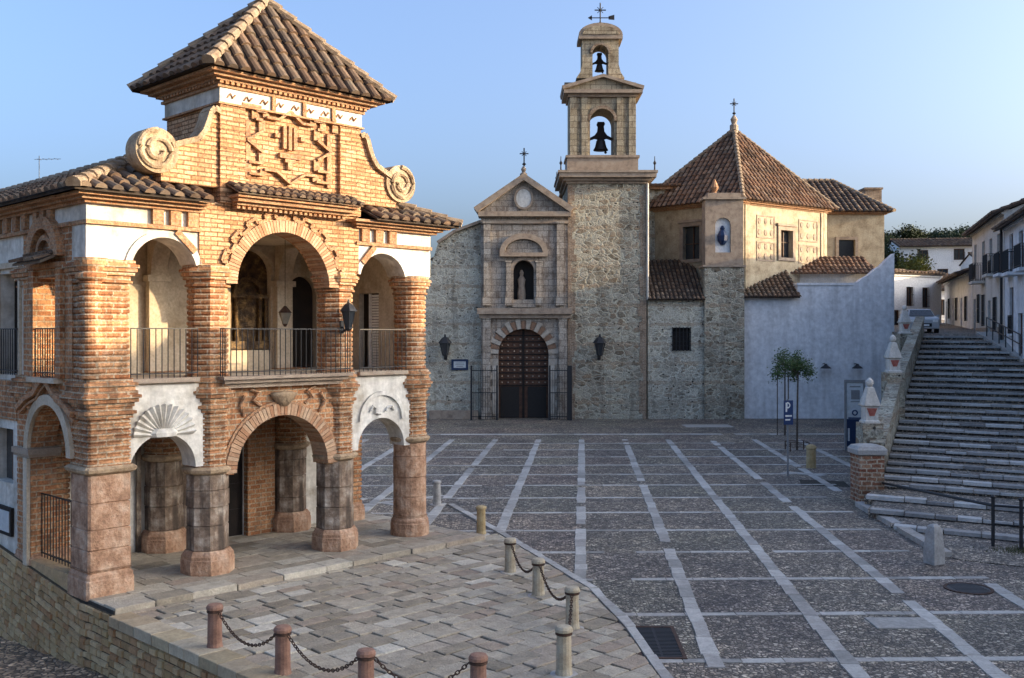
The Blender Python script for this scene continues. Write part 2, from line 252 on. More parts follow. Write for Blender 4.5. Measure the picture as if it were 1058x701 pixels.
# ------------------------------------------------------------------ mesh helpers
class MB:
    def __init__(s): s.v = []; s.f = []
    def add(s, vs_, fs_):
        o = len(s.v); s.v += [tuple(p) for p in vs_]; s.f += [tuple(i + o for i in f) for f in fs_]
        return s
    def box(s, x0, x1, y0, y1, z0, z1, ix=0.0, iy=0.0):
        vs_ = [(x0, y0, z0), (x1, y0, z0), (x1, y1, z0), (x0, y1, z0),
               (x0 + ix, y0 + iy, z1), (x1 - ix, y0 + iy, z1), (x1 - ix, y1 - iy, z1), (x0 + ix, y1 - iy, z1)]
        return s.add(vs_, [(0, 3, 2, 1), (4, 5, 6, 7), (0, 1, 5, 4), (1, 2, 6, 5), (2, 3, 7, 6), (3, 0, 4, 7)])
    def prism(s, loops, d0, d1, plane='xz'):
        """closed 2D loops (outer first, then holes) extruded from d0 to d1 along the third axis"""
        mp = {'xz': lambda a, b, d: (a, d, b), 'yz': lambda a, b, d: (d, a, b), 'xy': lambda a, b, d: (a, b, d)}[plane]
        if not isinstance(loops[0][0], (tuple, list)): loops = [loops]
        tris = tessellate_polygon([[Vector((p[0], p[1], 0)) for p in l] for l in loops])
        flat = [p for l in loops for p in l]; n = len(flat)
        vs_ = [mp(p[0], p[1], d0) for p in flat] + [mp(p[0], p[1], d1) for p in flat]
        fs_ = [tuple(t) for t in tris] + [tuple(i + n for i in reversed(t)) for t in tris]
        o = 0
        for l in loops:
            k = len(l)
            for i in range(k):
                j = (i + 1) % k; fs_.append((o + i, o + j, o + j + n, o + i + n))
            o += k
        return s.add(vs_, fs_)
    def slab(s, poly, dz):
        """planar 3D polygon given thickness straight down"""
        n = len(poly); vs_ = [tuple(p) for p in poly] + [(p[0], p[1], p[2] - dz) for p in poly]
        fs_ = [tuple(range(n)), tuple(reversed(range(n, 2 * n)))] + [(i, (i + 1) % n, (i + 1) % n + n, i + n) for i in range(n)]
        return s.add(vs_, fs_)
    def loft(s, sec, prof, cx=0, cy=0):
        """section polygon (unit) scaled by r at each z of the profile"""
        n = len(sec); vs_ = []; fs_ = []
        for r, z in prof: vs_ += [(cx + p[0] * r, cy + p[1] * r, z) for p in sec]
        for k in range(len(prof) - 1):
            for i in range(n):
                j = (i + 1) % n; fs_.append((k * n + i, k * n + j, (k + 1) * n + j, (k + 1) * n + i))
        fs_.append(tuple(reversed(range(n)))); fs_.append(tuple(range((len(prof) - 1) * n, len(prof) * n)))
        return s.add(vs_, fs_)
    def tube(s, pts, r, n=6):
        pts = [Vector(p) for p in pts]; vs_ = []; fs_ = []
        for i, p in enumerate(pts):
            d = (pts[min(i + 1, len(pts) - 1)] - pts[max(i - 1, 0)]).normalized()
            a = d.cross(Vector((0, 0, 1)));  a = a.normalized() if a.length > 1e-3 else Vector((1, 0, 0))
            b = d.cross(a); rr = r[i] if isinstance(r, (list, tuple)) else r
            vs_ += [p + (a * math.cos(2 * PI * k / n) + b * math.sin(2 * PI * k / n)) * rr for k in range(n)]
        for i in range(len(pts) - 1):
            for k in range(n):
                j = (k + 1) % n; fs_.append((i * n + k, i * n + j, (i + 1) * n + j, (i + 1) * n + k))
        fs_.append(tuple(reversed(range(n)))); fs_.append(tuple(range((len(pts) - 1) * n, len(pts) * n)))
        return s.add(vs_, fs_)
    def bar(s, p, q, w_, h_):
        p, q = Vector(p), Vector(q); d = (q - p).normalized(); up = Vector((0, 0, 1))
        a = d.cross(up); a = a.normalized() if a.length > 1e-3 else Vector((1, 0, 0)); b = a.cross(d)
        vs_ = [e + a * sx * w_ / 2 + b * sy * h_ / 2 for e in (p, q) for sx, sy in ((-1, -1), (1, -1), (1, 1), (-1, 1))]
        return s.add(vs_, [(3, 2, 1, 0), (4, 5, 6, 7), (0, 1, 5, 4), (1, 2, 6, 5), (2, 3, 7, 6), (3, 0, 4, 7)])
    def build(s, name, mat, parent=None, loc=(0, 0, 0), rz=0.0, smooth=False, bevel=0.0):
        me = bpy.data.meshes.new(name); me.from_pydata(s.v, [], s.f)
        bm = bmesh.new(); bm.from_mesh(me); bmesh.ops.recalc_face_normals(bm, faces=bm.faces); bm.to_mesh(me); bm.free()
        me.materials.append(mat)
        if smooth:
            for p in me.polygons: p.use_smooth = True
        o = bpy.data.objects.new(name, me); C.objects.link(o)
        o.location = loc; o.rotation_euler.z = rz
        if parent is not None: o.parent = parent
        if bevel:
            b = o.modifiers.new("bevel", 'BEVEL'); b.width = bevel; b.segments = 2; b.limit_method = 'ANGLE'
        return o

def empty(name, label, cat, loc=(0, 0, 0), rz=0.0, group=None):
    o = bpy.data.objects.new(name, None); C.objects.link(o); o.empty_display_size = 0.2
    o.location = loc; o.rotation_euler.z = rz
    return tag(o, label, cat, group)
def tag(o, label, cat, group=None):
    o["label"] = label; o["category"] = cat
    if group: o["group"] = group
    return o
def struct(o, kind="structure"):
    o["kind"] = kind; return o
def circ(n, ph=0.0): return [(math.cos(2 * PI * i / n + ph), math.sin(2 * PI * i / n + ph)) for i in range(n)]
OCT = [(c[0] / math.cos(PI / 8), c[1] / math.cos(PI / 8)) for c in circ(8, PI / 8)]
SQ = [(1, -0.9), (1, 0.9), (0.9, 1), (-0.9, 1), (-1, 0.9), (-1, -0.9), (-0.9, -1), (0.9, -1)]
RND = circ(20)
def arc(cx, cz, r, a0, a1, n): return [(cx + r * math.cos(R(a0 + (a1 - a0) * i / n)), cz + r * math.sin(R(a0 + (a1 - a0) * i / n))) for i in range(n + 1)]
def ring(cx, cz, r0, r1, a0=0, a1=180, n=24): return arc(cx, cz, r1, a0, a1, n) + list(reversed(arc(cx, cz, r0, a0, a1, n)))
def arch_panel(x0, x1, z0, z1, ox0, ox1, spring, n=24):
    """wall panel whose arched opening reaches its bottom edge"""
    c = (ox0 + ox1) / 2; r = (ox1 - ox0) / 2
    return [(x0, z0), (x0, z1), (x1, z1), (x1, z0), (ox1, z0)] + arc(c, spring, r, 0, 180, n) + [(ox0, z0)]
def rect(a0, a1, b0, b1): return [(a0, b0), (a1, b0), (a1, b1), (a0, b1)]
def archloop(a0, a1, b0, spring, n=14): return [(a0, b0), (a1, b0)] + arc((a0 + a1) / 2, spring, (a1 - a0) / 2, 0, 180, n)
def courses(r, z0, z1, h=0.112, dent=0.03):
    p = []; z = z0
    while z < z1 - 0.02:
        j = rnd.uniform(-0.006, 0.006); t = min(z + h, z1)
        p += [(r + j - 0.008, z), (r + j, z + 0.012), (r + j, t - 0.044), (r + j - 0.01, t - 0.034), (r - dent, t - 0.031), (r - dent, t - 0.001)]; z = t
    return p

def clip_line(poly2, s_):
    ts = []
    for i in range(len(poly2)):
        (a, ta), (b, tb) = poly2[i], poly2[(i + 1) % len(poly2)]
        if (a - s_) * (b - s_) < 0: ts.append(ta + (tb - ta) * (s_ - a) / (b - a))
    return (min(ts), max(ts)) if len(ts) >= 2 else None
def tiles(mb, poly, A, B, sp=0.3, r=0.105, tl=0.42, seg=5, over=0.07, jit=1.0):
    """rows of curved cover tiles laid up the slope of one roof plane; A-B is its eave"""
    A, B = Vector(A), Vector(B); sx = (B - A).normalized()
    P = [Vector(p) for p in poly]
    n = Vector((0, 0, 0))
    for i in range(1, len(P) - 1): n += (P[i] - P[0]).cross(P[i + 1] - P[0])
    n.normalize();  n = n if n.z > 0 else -n
    tx = n.cross(sx).normalized(); tx = tx if tx.z > 0 else -tx
    p2 = [((p - A).dot(sx), (p - A).dot(tx)) for p in P]
    s0 = min(p[0] for p in p2); s1 = max(p[0] for p in p2); k = max(1, round((s1 - s0) / sp)); sp = (s1 - s0) / k
    for i in range(k):
        s_ = s0 + sp * (i + 0.5) + 1e-4; cl = clip_line(p2, s_)
        if not cl or cl[1] - cl[0] < 0.1: continue
        t = cl[0] - over; sj = s_ + rnd.uniform(-0.012, 0.012) * jit
        while t < cl[1] - 0.04:
            t2 = min(t + tl, cl[1]); vs_ = []; dj = rnd.uniform(-0.01, 0.01) * jit; rr = r * rnd.uniform(0.95, 1.05)
            for (tt, ra, hh) in ((t, rr, 0.035), (t2 + 0.03, rr * 0.82, 0.0)):
                for q in range(seg + 1):
                    a = PI * q / seg
                    vs_.append(A + sx * (sj + dj + ra * math.cos(a)) + tx * tt + n * (hh + ra * 0.85 * math.sin(a)))
            m = seg + 1
            mb.add(vs_, [(q, q + 1, m + q + 1, m + q) for q in range(seg)] + [tuple(range(m))])
            t = t2
def hips(mb, p, q, r=0.12, tl=0.4, lift=0.03):
    p, q = Vector(p), Vector(q); d = (q - p); L = d.length; d.normalize()
    a = d.cross(Vector((0, 0, 1))).normalized(); n = a.cross(d)
    t = -0.05
    while t < L:
        t2 = min(t + tl, L); vs_ = []
        for tt, ra, hh in ((t, r, lift + 0.03), (t2 + 0.03, r * 0.85, lift)):
            for k in range(7):
                an = PI * (k / 6) * 1.3 - 0.15 * PI
                vs_.append(p + d * tt + a * ra * math.cos(an) + n * (hh + ra * 0.9 * math.sin(an)))
        mb.add(vs_, [(k, k + 1, 8 + k, 7 + k) for k in range(6)] + [tuple(range(7))]); t = t2
def clip_convex(sub, clip):
    """Sutherland-Hodgman, clip polygon counter-clockwise"""
    out = sub
    for i in range(len(clip)):
        a, b = clip[i], clip[(i + 1) % len(clip)]; inp = out; out = []
        side = lambda p: (b[0] - a[0]) * (p[1] - a[1]) - (b[1] - a[1]) * (p[0] - a[0])
        for j in range(len(inp)):
            p, q = inp[j], inp[(j + 1) % len(inp)]; sp_, sq_ = side(p), side(q)
            if sp_ >= 0: out.append(p)
            if sp_ * sq_ < 0:
                t = sp_ / (sp_ - sq_); out.append((p[0] + (q[0] - p[0]) * t, p[1] + (q[1] - p[1]) * t))
        if not out: return []
    return out
def inside(p, poly):
    c = False
    for i in range(len(poly)):
        (x1, y1), (x2, y2) = poly[i], poly[(i + 1) % len(poly)]
        if (y1 > p[1]) != (y2 > p[1]) and p[0] < (x2 - x1) * (p[1] - y1) / (y2 - y1) + x1: c = not c
    return c
def stone(mb, poly, z0, z1, ins=0.012):
    """one paving stone: outline, softened top edge"""
    n = len(poly); cx = sum(p[0] for p in poly) / n; cy = sum(p[1] for p in poly) / n
    def sh(p, d):
        L = math.hypot(p[0] - cx, p[1] - cy) or 1; k = max(0.2, 1 - d / L); return (cx + (p[0] - cx) * k, cy + (p[1] - cy) * k)
    a = [sh(p, ins) for p in poly]; b = [sh(p, ins * 2.4) for p in poly]; zt = lambda z: z
    vs_ = [(p[0], p[1], z0) for p in a] + [(p[0], p[1], z1 - 0.008) for p in a] + [(p[0], p[1], z1) for p in b]
    fs_ = [(k * n + i, k * n + (i + 1) % n, (k + 1) * n + (i + 1) % n, (k + 1) * n + i) for k in (0, 1) for i in range(n)] + [tuple(range(2 * n, 3 * n))]
    mb.add(vs_, fs_)

# image measurements turned into metres: x at column px and height at row py for a thing standing at distance Y
def X(px, Y): return (px - 529) * Y / 1040
def Z(py, Y): return 5 - (py - 346) * Y / 1040

# ------------------------------------------------------------------ loggia frame
LO = Vector((-7.83, 19.17, 0)); LA = math.atan2(0.719, 0.695)
E1 = Vector((math.cos(LA), math.sin(LA), 0)); E2 = Vector((-math.sin(LA), math.cos(LA), 0))
def L2W(x, y, z=0): p = LO + E1 * x + E2 * y; return (p.x, p.y, z)
PX = [0.0, 2.23, 5.43, 7.66]; PB = 2.75     # pier spacing and bay depth

# ================================================================== SETTING
mb = MB(); mb.add([(-2500, -500, -2.2), (2500, -500, -2.2), (2500, 3500, -2.2), (-2500, 3500, -2.2)], [(0, 1, 2, 3)])
struct(mb.build("ground", M['earth']))
wl = lambda s_: L2W(-0.44, s_)[:2]
plaza_poly = [wl(20), wl(-26.5), (60, -1.0), (60, 62), (-22, 62)]
mb = MB(); mb.prism(plaza_poly, -2.3, 0.0, 'xy'); struct(mb.build("plaza", M['cobble']))
# lower lane beside the retaining wall
def lane_z(s_): return max(-2.1, min(-0.2, -1.17 - 0.07 * s_))
mb = MB(); ks = [12, 8, 4, 0, -4, -8, -12, -16, -20, -26]
for a, b in zip(ks, ks[1:]):
    q = [L2W(-0.46, a, lane_z(a)), L2W(-0.46, b, lane_z(b)), L2W(-11, b, lane_z(b)), L2W(-11, a, lane_z(a))]
    mb.slab(q, 1.2)
struct(mb.build("lane", M['lane']))

# terrace of flagstones in front of the loggia
terr = [wl(-1.55), wl(-7.2), (2.25, 13.4), (1.92, 17.1), (1.5, 19.7), (-0.34, 25.2)]
terr_ccw = terr
mb = MB(); mb.prism(terr, -0.1, 0.012, 'xy'); struct(mb.build("terrace_bed", M['flagmortar']))
mb = MB(); yy = -13.0; row = 0
while yy < 9.5:
    hrow = rnd.uniform(0.27, 0.42); xx = -1.2 + rnd.uniform(-0.3, 0.0)
    while xx < 12:
        lw = rnd.uniform(0.32, 0.72); j = lambda: rnd.uniform(-0.024, 0.024)
        q = [L2W(xx + j(), yy + j())[:2], L2W(xx + lw + j(), yy + j())[:2], L2W(xx + lw + j(), yy + hrow + j())[:2], L2W(xx + j(), yy + hrow + j())[:2]]
        q = clip_convex(q, terr_ccw)
        if len(q) >= 3:
            ar = abs(sum(q[i][0] * q[(i + 1) % len(q)][1] - q[(i + 1) % len(q)][0] * q[i][1] for i in range(len(q)))) / 2
            if ar > 0.02: stone(mb, q, 0.0, 0.035 + rnd.uniform(-0.012, 0.014), 0.016)
        xx += lw
    yy += hrow
struct(mb.build("terrace_paving", M['flag']))
# kerb of pale stones round the terrace
mb = MB(); edge = terr[2:6] + [(-1.9, 29.5)]
for a, b in zip(edge, edge[1:]):
    L = math.dist(a, b); n = max(1, round(L / 0.7)); d = ((b[0] - a[0]) / L, (b[1] - a[1]) / L); nrm = (d[1], -d[0])
    for i in range(n):
        t0, t1 = L * i / n + 0.006, L * (i + 1) / n - 0.006
        q = [(a[0] + d[0] * t + nrm[0] * o, a[1] + d[1] * t + nrm[1] * o) for t, o in ((t0, 0.01), (t0, 0.19 + rnd.uniform(-0.03, 0.03)), (t1, 0.19 + rnd.uniform(-0.03, 0.03)), (t1, 0.01))]
        stone(mb, q, 0.0, 0.045 + rnd.uniform(-0.004, 0.006), 0.006)
struct(mb.build("terrace_kerb", M['slab']))

# granite bands that divide the cobbles into panels
mb = MB()
log_poly = [L2W(-0.6, -1.6)[:2], L2W(8.8, -1.6)[:2], L2W(8.8, 3.2)[:2], L2W(4.2, 3.2)[:2], L2W(4.2, 14)[:2], L2W(-0.6, 14)[:2]]
def free(x, y):
    if inside((x, y), terr) or inside((x, y), log_poly): return False
    if (Vector((x, y, 0)) - LO).dot(E1) < -0.3: return False
    if y < 30 and x > 9.55: return False
    if y >= 30 and x > 9.6 + 0.44 * (y - 30): return False
    return True
def band(x, y, dx, dy, ln, wd, ztop):
    t = 0.0; nx, ny = dy, -dx
    while t < ln:
        l = rnd.uniform(0.45, 0.95); l = min(l, ln - t)
        cx_, cy_ = x + dx * (t + l / 2), y + dy * (t + l / 2)
        if free(cx_, cy_) and l > 0.1 and rnd.random() > 0.05:
            k1, k2, k3, k4 = (rnd.uniform(-0.022, 0.022) for _ in range(4)); q = [(x + dx * (t + a) + nx * b, y + dy * (t + a) + ny * b) for a, b in ((0, -wd / 2 + k1), (l, -wd / 2 + k2), (l, wd / 2 + k3), (0, wd / 2 + k4))]
            stone(mb, q, -0.02, ztop + rnd.uniform(-0.002, 0.002), 0.005)
        t += l
for k in range(-9, 6):
    x0 = 1.74 + 2.05 * k - 0.0702 * 25.5
    band(x0 + 0.0702 * 12, 12, 0.0702, 0.9975, 36, 0.27, 0.016)
for k in range(-1, 13):
    y0 = 15.36 + 2.57 * k
    band(-22, y0 - 0.02 * 22, 0.9998, 0.02, 45, 0.19, 0.009)
band(-13.0, 50.3, 1, 0.01, 34, 0.5, 0.012)
band(-2.8, 29.0, -0.75, 0.66, 9, 0.26, 0.013); band(-1.4, 31.8, -0.8, -0.6, 5, 0.24, 0.013)
for q in (((6.2, 17.1), (1.05, 0.0), (0.0, 0.65)), ((9.4, 54.2), (2.6, 0.1), (0.0, 1.6)), ((9.7, 36.4), (1.2, -0.9), (0.35, 0.3))):
    (x, y), a, b = q; stone(mb, [(x, y), (x + a[0], y + a[1]), (x + a[0] + b[0], y + a[1] + b[1]), (x + b[0], y + b[1])], -0.02, 0.02, 0.01)
struct(mb.build("paving_bands", M['slab']))

# ================================================================== STAIRS AND UPPER STREET
SO = Vector((11.0, 30.0, 0)); U = Vector((0.418, 0.908, 0)); V = Vector((0.84, -0.54, 0)).normalized()
def S(t, v, z): p = SO + U * t + V * v; return (p.x, p.y, z)
tt = [0.0]; d = 0.74
while tt[-1] < 27.5: tt.append(tt[-1] + d); d = min(1.55, d * 1.033)
TT = tt[-1]; NS = len(tt) - 1
def stair_z(t): return 0.46 + 4.54 * max(0, min(1.0, t / TT))
def wid(t): return 9.5 - (9.5 - 2.6) * min(1, t / TT)
mb = MB(); st = MB()
for i in range(NS):
    t0, t1 = tt[i], tt[i + 1]; za = stair_z(t0); zb = stair_z(t1); rise = min(0.165, max(0.1, zb - za - 0.01)); z0 = za + rise; z1 = max(z0 + 0.01, zb)
    w0, w1 = wid(t0), wid(t1)
    mb.slab([S(t0 + 0.11, 0, z0 - 0.012), S(t0 + 0.11, w0, z0 - 0.012), S(t1 + 0.1, w1, z1 - 0.012), S(t1 + 0.1, 0, z1 - 0.012)], z0 + 0.1)
    v = 0.0
    while v < w0 - 0.1:
        l = min(rnd.uniform(0.55, 1.25), w0 - v); jz = rnd.uniform(-0.022, 0.02); jt = rnd.uniform(-0.06, 0.05)
        jr = rnd.uniform(-0.03, 0.03); q = [S(t0 + jt, v + 0.008, 0), S(t0 + jt + jr, v + l - 0.008, 0), S(t0 + 0.34 + jt + jr, v + l - 0.008, 0), S(t0 + 0.34 + jt, v + 0.008, 0)]
        stone(st, [p[:2] for p in q], z0 - 0.085, z0 + jz, 0.006); v += l
for t0, zt_, v0 in ((-1.5, 0.40, 0.0), (-3.0, 0.27, 0.25), (-4.4, 0.14, 0.95)):
    mb.slab([S(t0 + 0.11, v0 - 0.35, zt_ - 0.012), S(t0 + 0.11, 11, zt_ - 0.012), S(0.3, 11, zt_ + 0.02), S(0.3, -0.02, zt_ + 0.02)], 0.7)
    v = v0 - 0.3
    while v < 10.5:
        l = rnd.uniform(0.5, 1.1); jt = rnd.uniform(-0.05, 0.05)
        q = [S(t0 + jt, v + 0.008, 0), S(t0 + jt, v + l - 0.008, 0), S(t0 + 0.36 + jt, v + l - 0.008, 0), S(t0 + 0.36 + jt, v + 0.008, 0)]
        stone(st, [p[:2] for p in q], zt_ - 0.1, zt_ + rnd.uniform(-0.02, 0.02), 0.006); v += l
struct(mb.build("stairs", M['treadcobble']))
struct(st.build("stair_edging", M['stepstone']))
# landing at the foot of the stairs with its kerb
mb = MB(); land = [(9.85, 22.4), (17.5, 17.0), (20.5, 24.0), S(0.2, 9.5, 0)[:2], S(0.2, 0, 0)[:2], (10.3, 29.5)]
mb.prism(land, -0.1, 0.02, 'xy'); struct(mb.build("landing", M['treadcobble']))
mb = MB(); a, b = (10.15, 29.4), (9.75, 22.6); L = math.dist(a, b); n = 8
for i in range(n):
    p = [a[0] + (b[0] - a[0]) * (i + o) / n for o in (0.01, 0.99)]; q = [a[1] + (b[1] - a[1]) * (i + o) / n for o in (0.01, 0.99)]
    stone(mb, [(p[0] - 0.14, q[0]), (p[0] + 0.14, q[0]), (p[1] + 0.14, q[1]), (p[1] - 0.14, q[1])], -0.05, 0.13 + rnd.uniform(-0.01, 0.01), 0.008)
struct(mb.build("stair_kerb", M['kerb']))
# pavement between stairs and houses, and the street that goes on uphill
HD = Vector((0.306, 0.952, 0)); H0 = Vector((22.7, 44.0, 0))
mb = MB()
ks = [0.0, 6, 12, 18, 24, TT]
for a, b in zip(ks, ks[1:]):
    mb.slab([S(a, wid(a) + 0.0, stair_z(a) + 0.16), S(a, wid(a) + 9, stair_z(a) + 0.16), S(b, wid(b) + 9, stair_z(b) + 0.16), S(b, wid(b) + 0.0, stair_z(b) + 0.16)], 1.2)
struct(mb.build("pavement", M['slab']))
mb = MB(); topL = S(TT - 0.1, -0.5, 5.0); topR = S(TT - 0.1, 12, 5.0)
far = [(x, y, 6.6) for x, y in ((44, 96), (26, 96))]
mb.slab([topL, topR, far[0], far[1]], 5.5); struct(mb.build("street", M['treadcobble']))
# hill behind
mb = MB(); nx, ny = 40, 30; hv = []; hf = []
for j in range(ny + 1):
    for i in range(nx + 1):
        x = -20 + 240 * i / nx; y = 92 + 260 * j / ny
        h = 6 + 20 * (1 - math.exp(-max(0, (y - 92)) / 75.0)) * (0.62 + 0.38 * math.exp(-((x - 95) / 70.0) ** 2)) + 0.8 * math.sin(x * 0.21 + y * 0.13) * min(1, j / 4)
        h = h if x > -5 else h * max(0, (x + 20) / 15)
        hv.append((x, y, h if j else 2.0))
for j in range(ny):
    for i in range(nx):
        a = j * (nx + 1) + i; hf.append((a, a + 1, a + nx + 2, a + nx + 1))
mb.add(hv, hf); struct(mb.build("hill", M['hill'], smooth=True))
def hill_z(x, y):
    return 6 + 20 * (1 - math.exp(-max(0, (y - 92)) / 75.0)) * (0.62 + 0.38 * math.exp(-((x - 95) / 70.0) ** 2))

# ================================================================== LOGGIA
LG = empty("arcaded_chapel", "two-storey brick arcaded chapel with tiled tower roof above the flagstone terrace", "chapel", tuple(LO), LA)
mb = MB(); mb.box(-0.43, 8.75, -1.5, 3.2, -0.3, 0.1); mb.build("floor", M['flagmortar'], LG)
mb = MB(); xx = -0.42
while xx < 8.6:
    l = min(rnd.uniform(0.6, 1.1), 8.75 - xx); stone(mb, rect(xx, xx + l, -1.53 + rnd.uniform(-0.02, 0.02), -1.05), 0.0, 0.15 + rnd.uniform(-0.01, 0.012), 0.012); xx += l
yy = -1.05
while yy < 3.1:
    hr = rnd.uniform(0.36, 0.5); xx = -0.42
    while xx < 8.7:
        l = min(rnd.uniform(0.5, 0.9), 8.75 - xx)
        stone(mb, rect(xx, xx + l, yy, min(yy + hr, 3.2)), 0.05, 0.128 + rnd.uniform(-0.004, 0.004), 0.008); xx += l
    yy += hr
mb.build("floor_paving", M['flag'], LG)

def pier(x, y, sec, lower='shaft', r=0.42, upper=True, plinth=0.50, name="pier", upmat='brick_ring'):
    p = MB(); stone_top = 2.15 if lower == 'shaft' else (2.38 if lower == 'pink' else 0.3)
    zb = stone_top + 0.16
    prof = courses(r, zb, 3.42)
    o = p.loft(sec, prof).build(name, M[upmat], LG, (x, y, 0))
    q = MB(); q.loft(sec, [(plinth, 0.08), (plinth, 0.42), (plinth - 0.015, 0.44), (plinth - 0.015, 0.5), (plinth - 0.06, 0.56), (r + 0.01, 0.6)])
    q.build("plinth", M['pink'], o)
    if lower in ('shaft', 'pink'):
        q = MB(); z = 0.6
        while z < stone_top - 0.05:
            z2 = min(z + rnd.uniform(0.34, 0.55), stone_top)
            if stone_top - z2 < 0.2: z2 = stone_top
            rr = r - 0.012 + rnd.uniform(-0.008, 0.008)
            q.loft(sec, [(rr - 0.025, z), (rr, z + 0.016), (rr, z2 - 0.016), (rr - 0.025, z2)]); z = z2
        q.build("stone_shaft", M['shaft' if lower == 'shaft' else 'pink'], o)
        q = MB(); q.loft(sec, [(r - 0.01, stone_top - 0.001), (r + 0.07, stone_top + 0.05), (r + 0.09, stone_top + 0.11), (r + 0.03, zb + 0.001)])
        q.build("lower_capital", M['carved'], o)
    q = MB(); prof = []
    for k, (ra, za, zb_) in enumerate([(0.03, 3.42, 3.5), (0.08, 3.5, 3.57), (0.02, 3.57, 3.64), (0.05, 3.64, 3.72), (0.11, 3.72, 3.80), (0.15, 3.80, 3.87), (0.10, 3.87, 3.95), (0.06, 3.95, 4.03), (0.10, 4.03, 4.1), (0.03, 4.1, 4.18)]):
        prof += [(r + ra, za), (r + ra, zb_ - 0.012), (r + ra - 0.02, zb_ - 0.008)]
    q.loft(sec, prof).build("corbel", M[upmat], o)
    if upper:
        q = MB(); q.loft(sec, courses(r - 0.02, 4.18, 5.98)).build("upper_shaft", M[upmat], o)
        q = MB(); prof = []
        for ra, za, zb_ in [(0.02, 5.98, 6.03), (-0.01, 6.03, 6.12), (0.05, 6.12, 6.19), (0.09, 6.19, 6.27), (0.12, 6.27, 6.34), (0.06, 6.34, 6.42)]:
            prof += [(r + ra, za), (r + ra, zb_ - 0.012), (r + ra - 0.02, zb_ - 0.008)]
        q.loft(sec, prof).build("capital", M[upmat], o)
    return o
def stack(*obs): pass
p0 = pier(PX[0], 0, SQ, 'pink', 0.42, plinth=0.46)
p1 = pier(PX[1], 0, OCT, 'shaft', 0.405, plinth=0.50)
p2 = pier(PX[2], 0, OCT, 'shaft', 0.405, plinth=0.50)
p3 = pier(PX[3], 0, RND, 'pink', 0.41, plinth=0.47)
pier(PX[3], PB, SQ, 'none', 0.38, plinth=0.44)
pier(0, PB, SQ, 'none', 0.40, plinth=0.44)
for x in (2.6, 5.95): pier(x, PB - 0.12, OCT, 'shaft', 0.40, upper=False, plinth=0.5)
# diagonal engaged colonnette on the corner pier
mb = MB(); mb.loft(RND, courses(0.2, 4.18, 6.0), -0.34, -0.34); mb.loft(RND, [(0.2, 6.0), (0.27, 6.05), (0.27, 6.12), (0.2, 6.16), (0.28, 6.3), (0.3, 6.42)], -0.34, -0.34)
mb.build("colonnette", M['brick_ring'], LG)

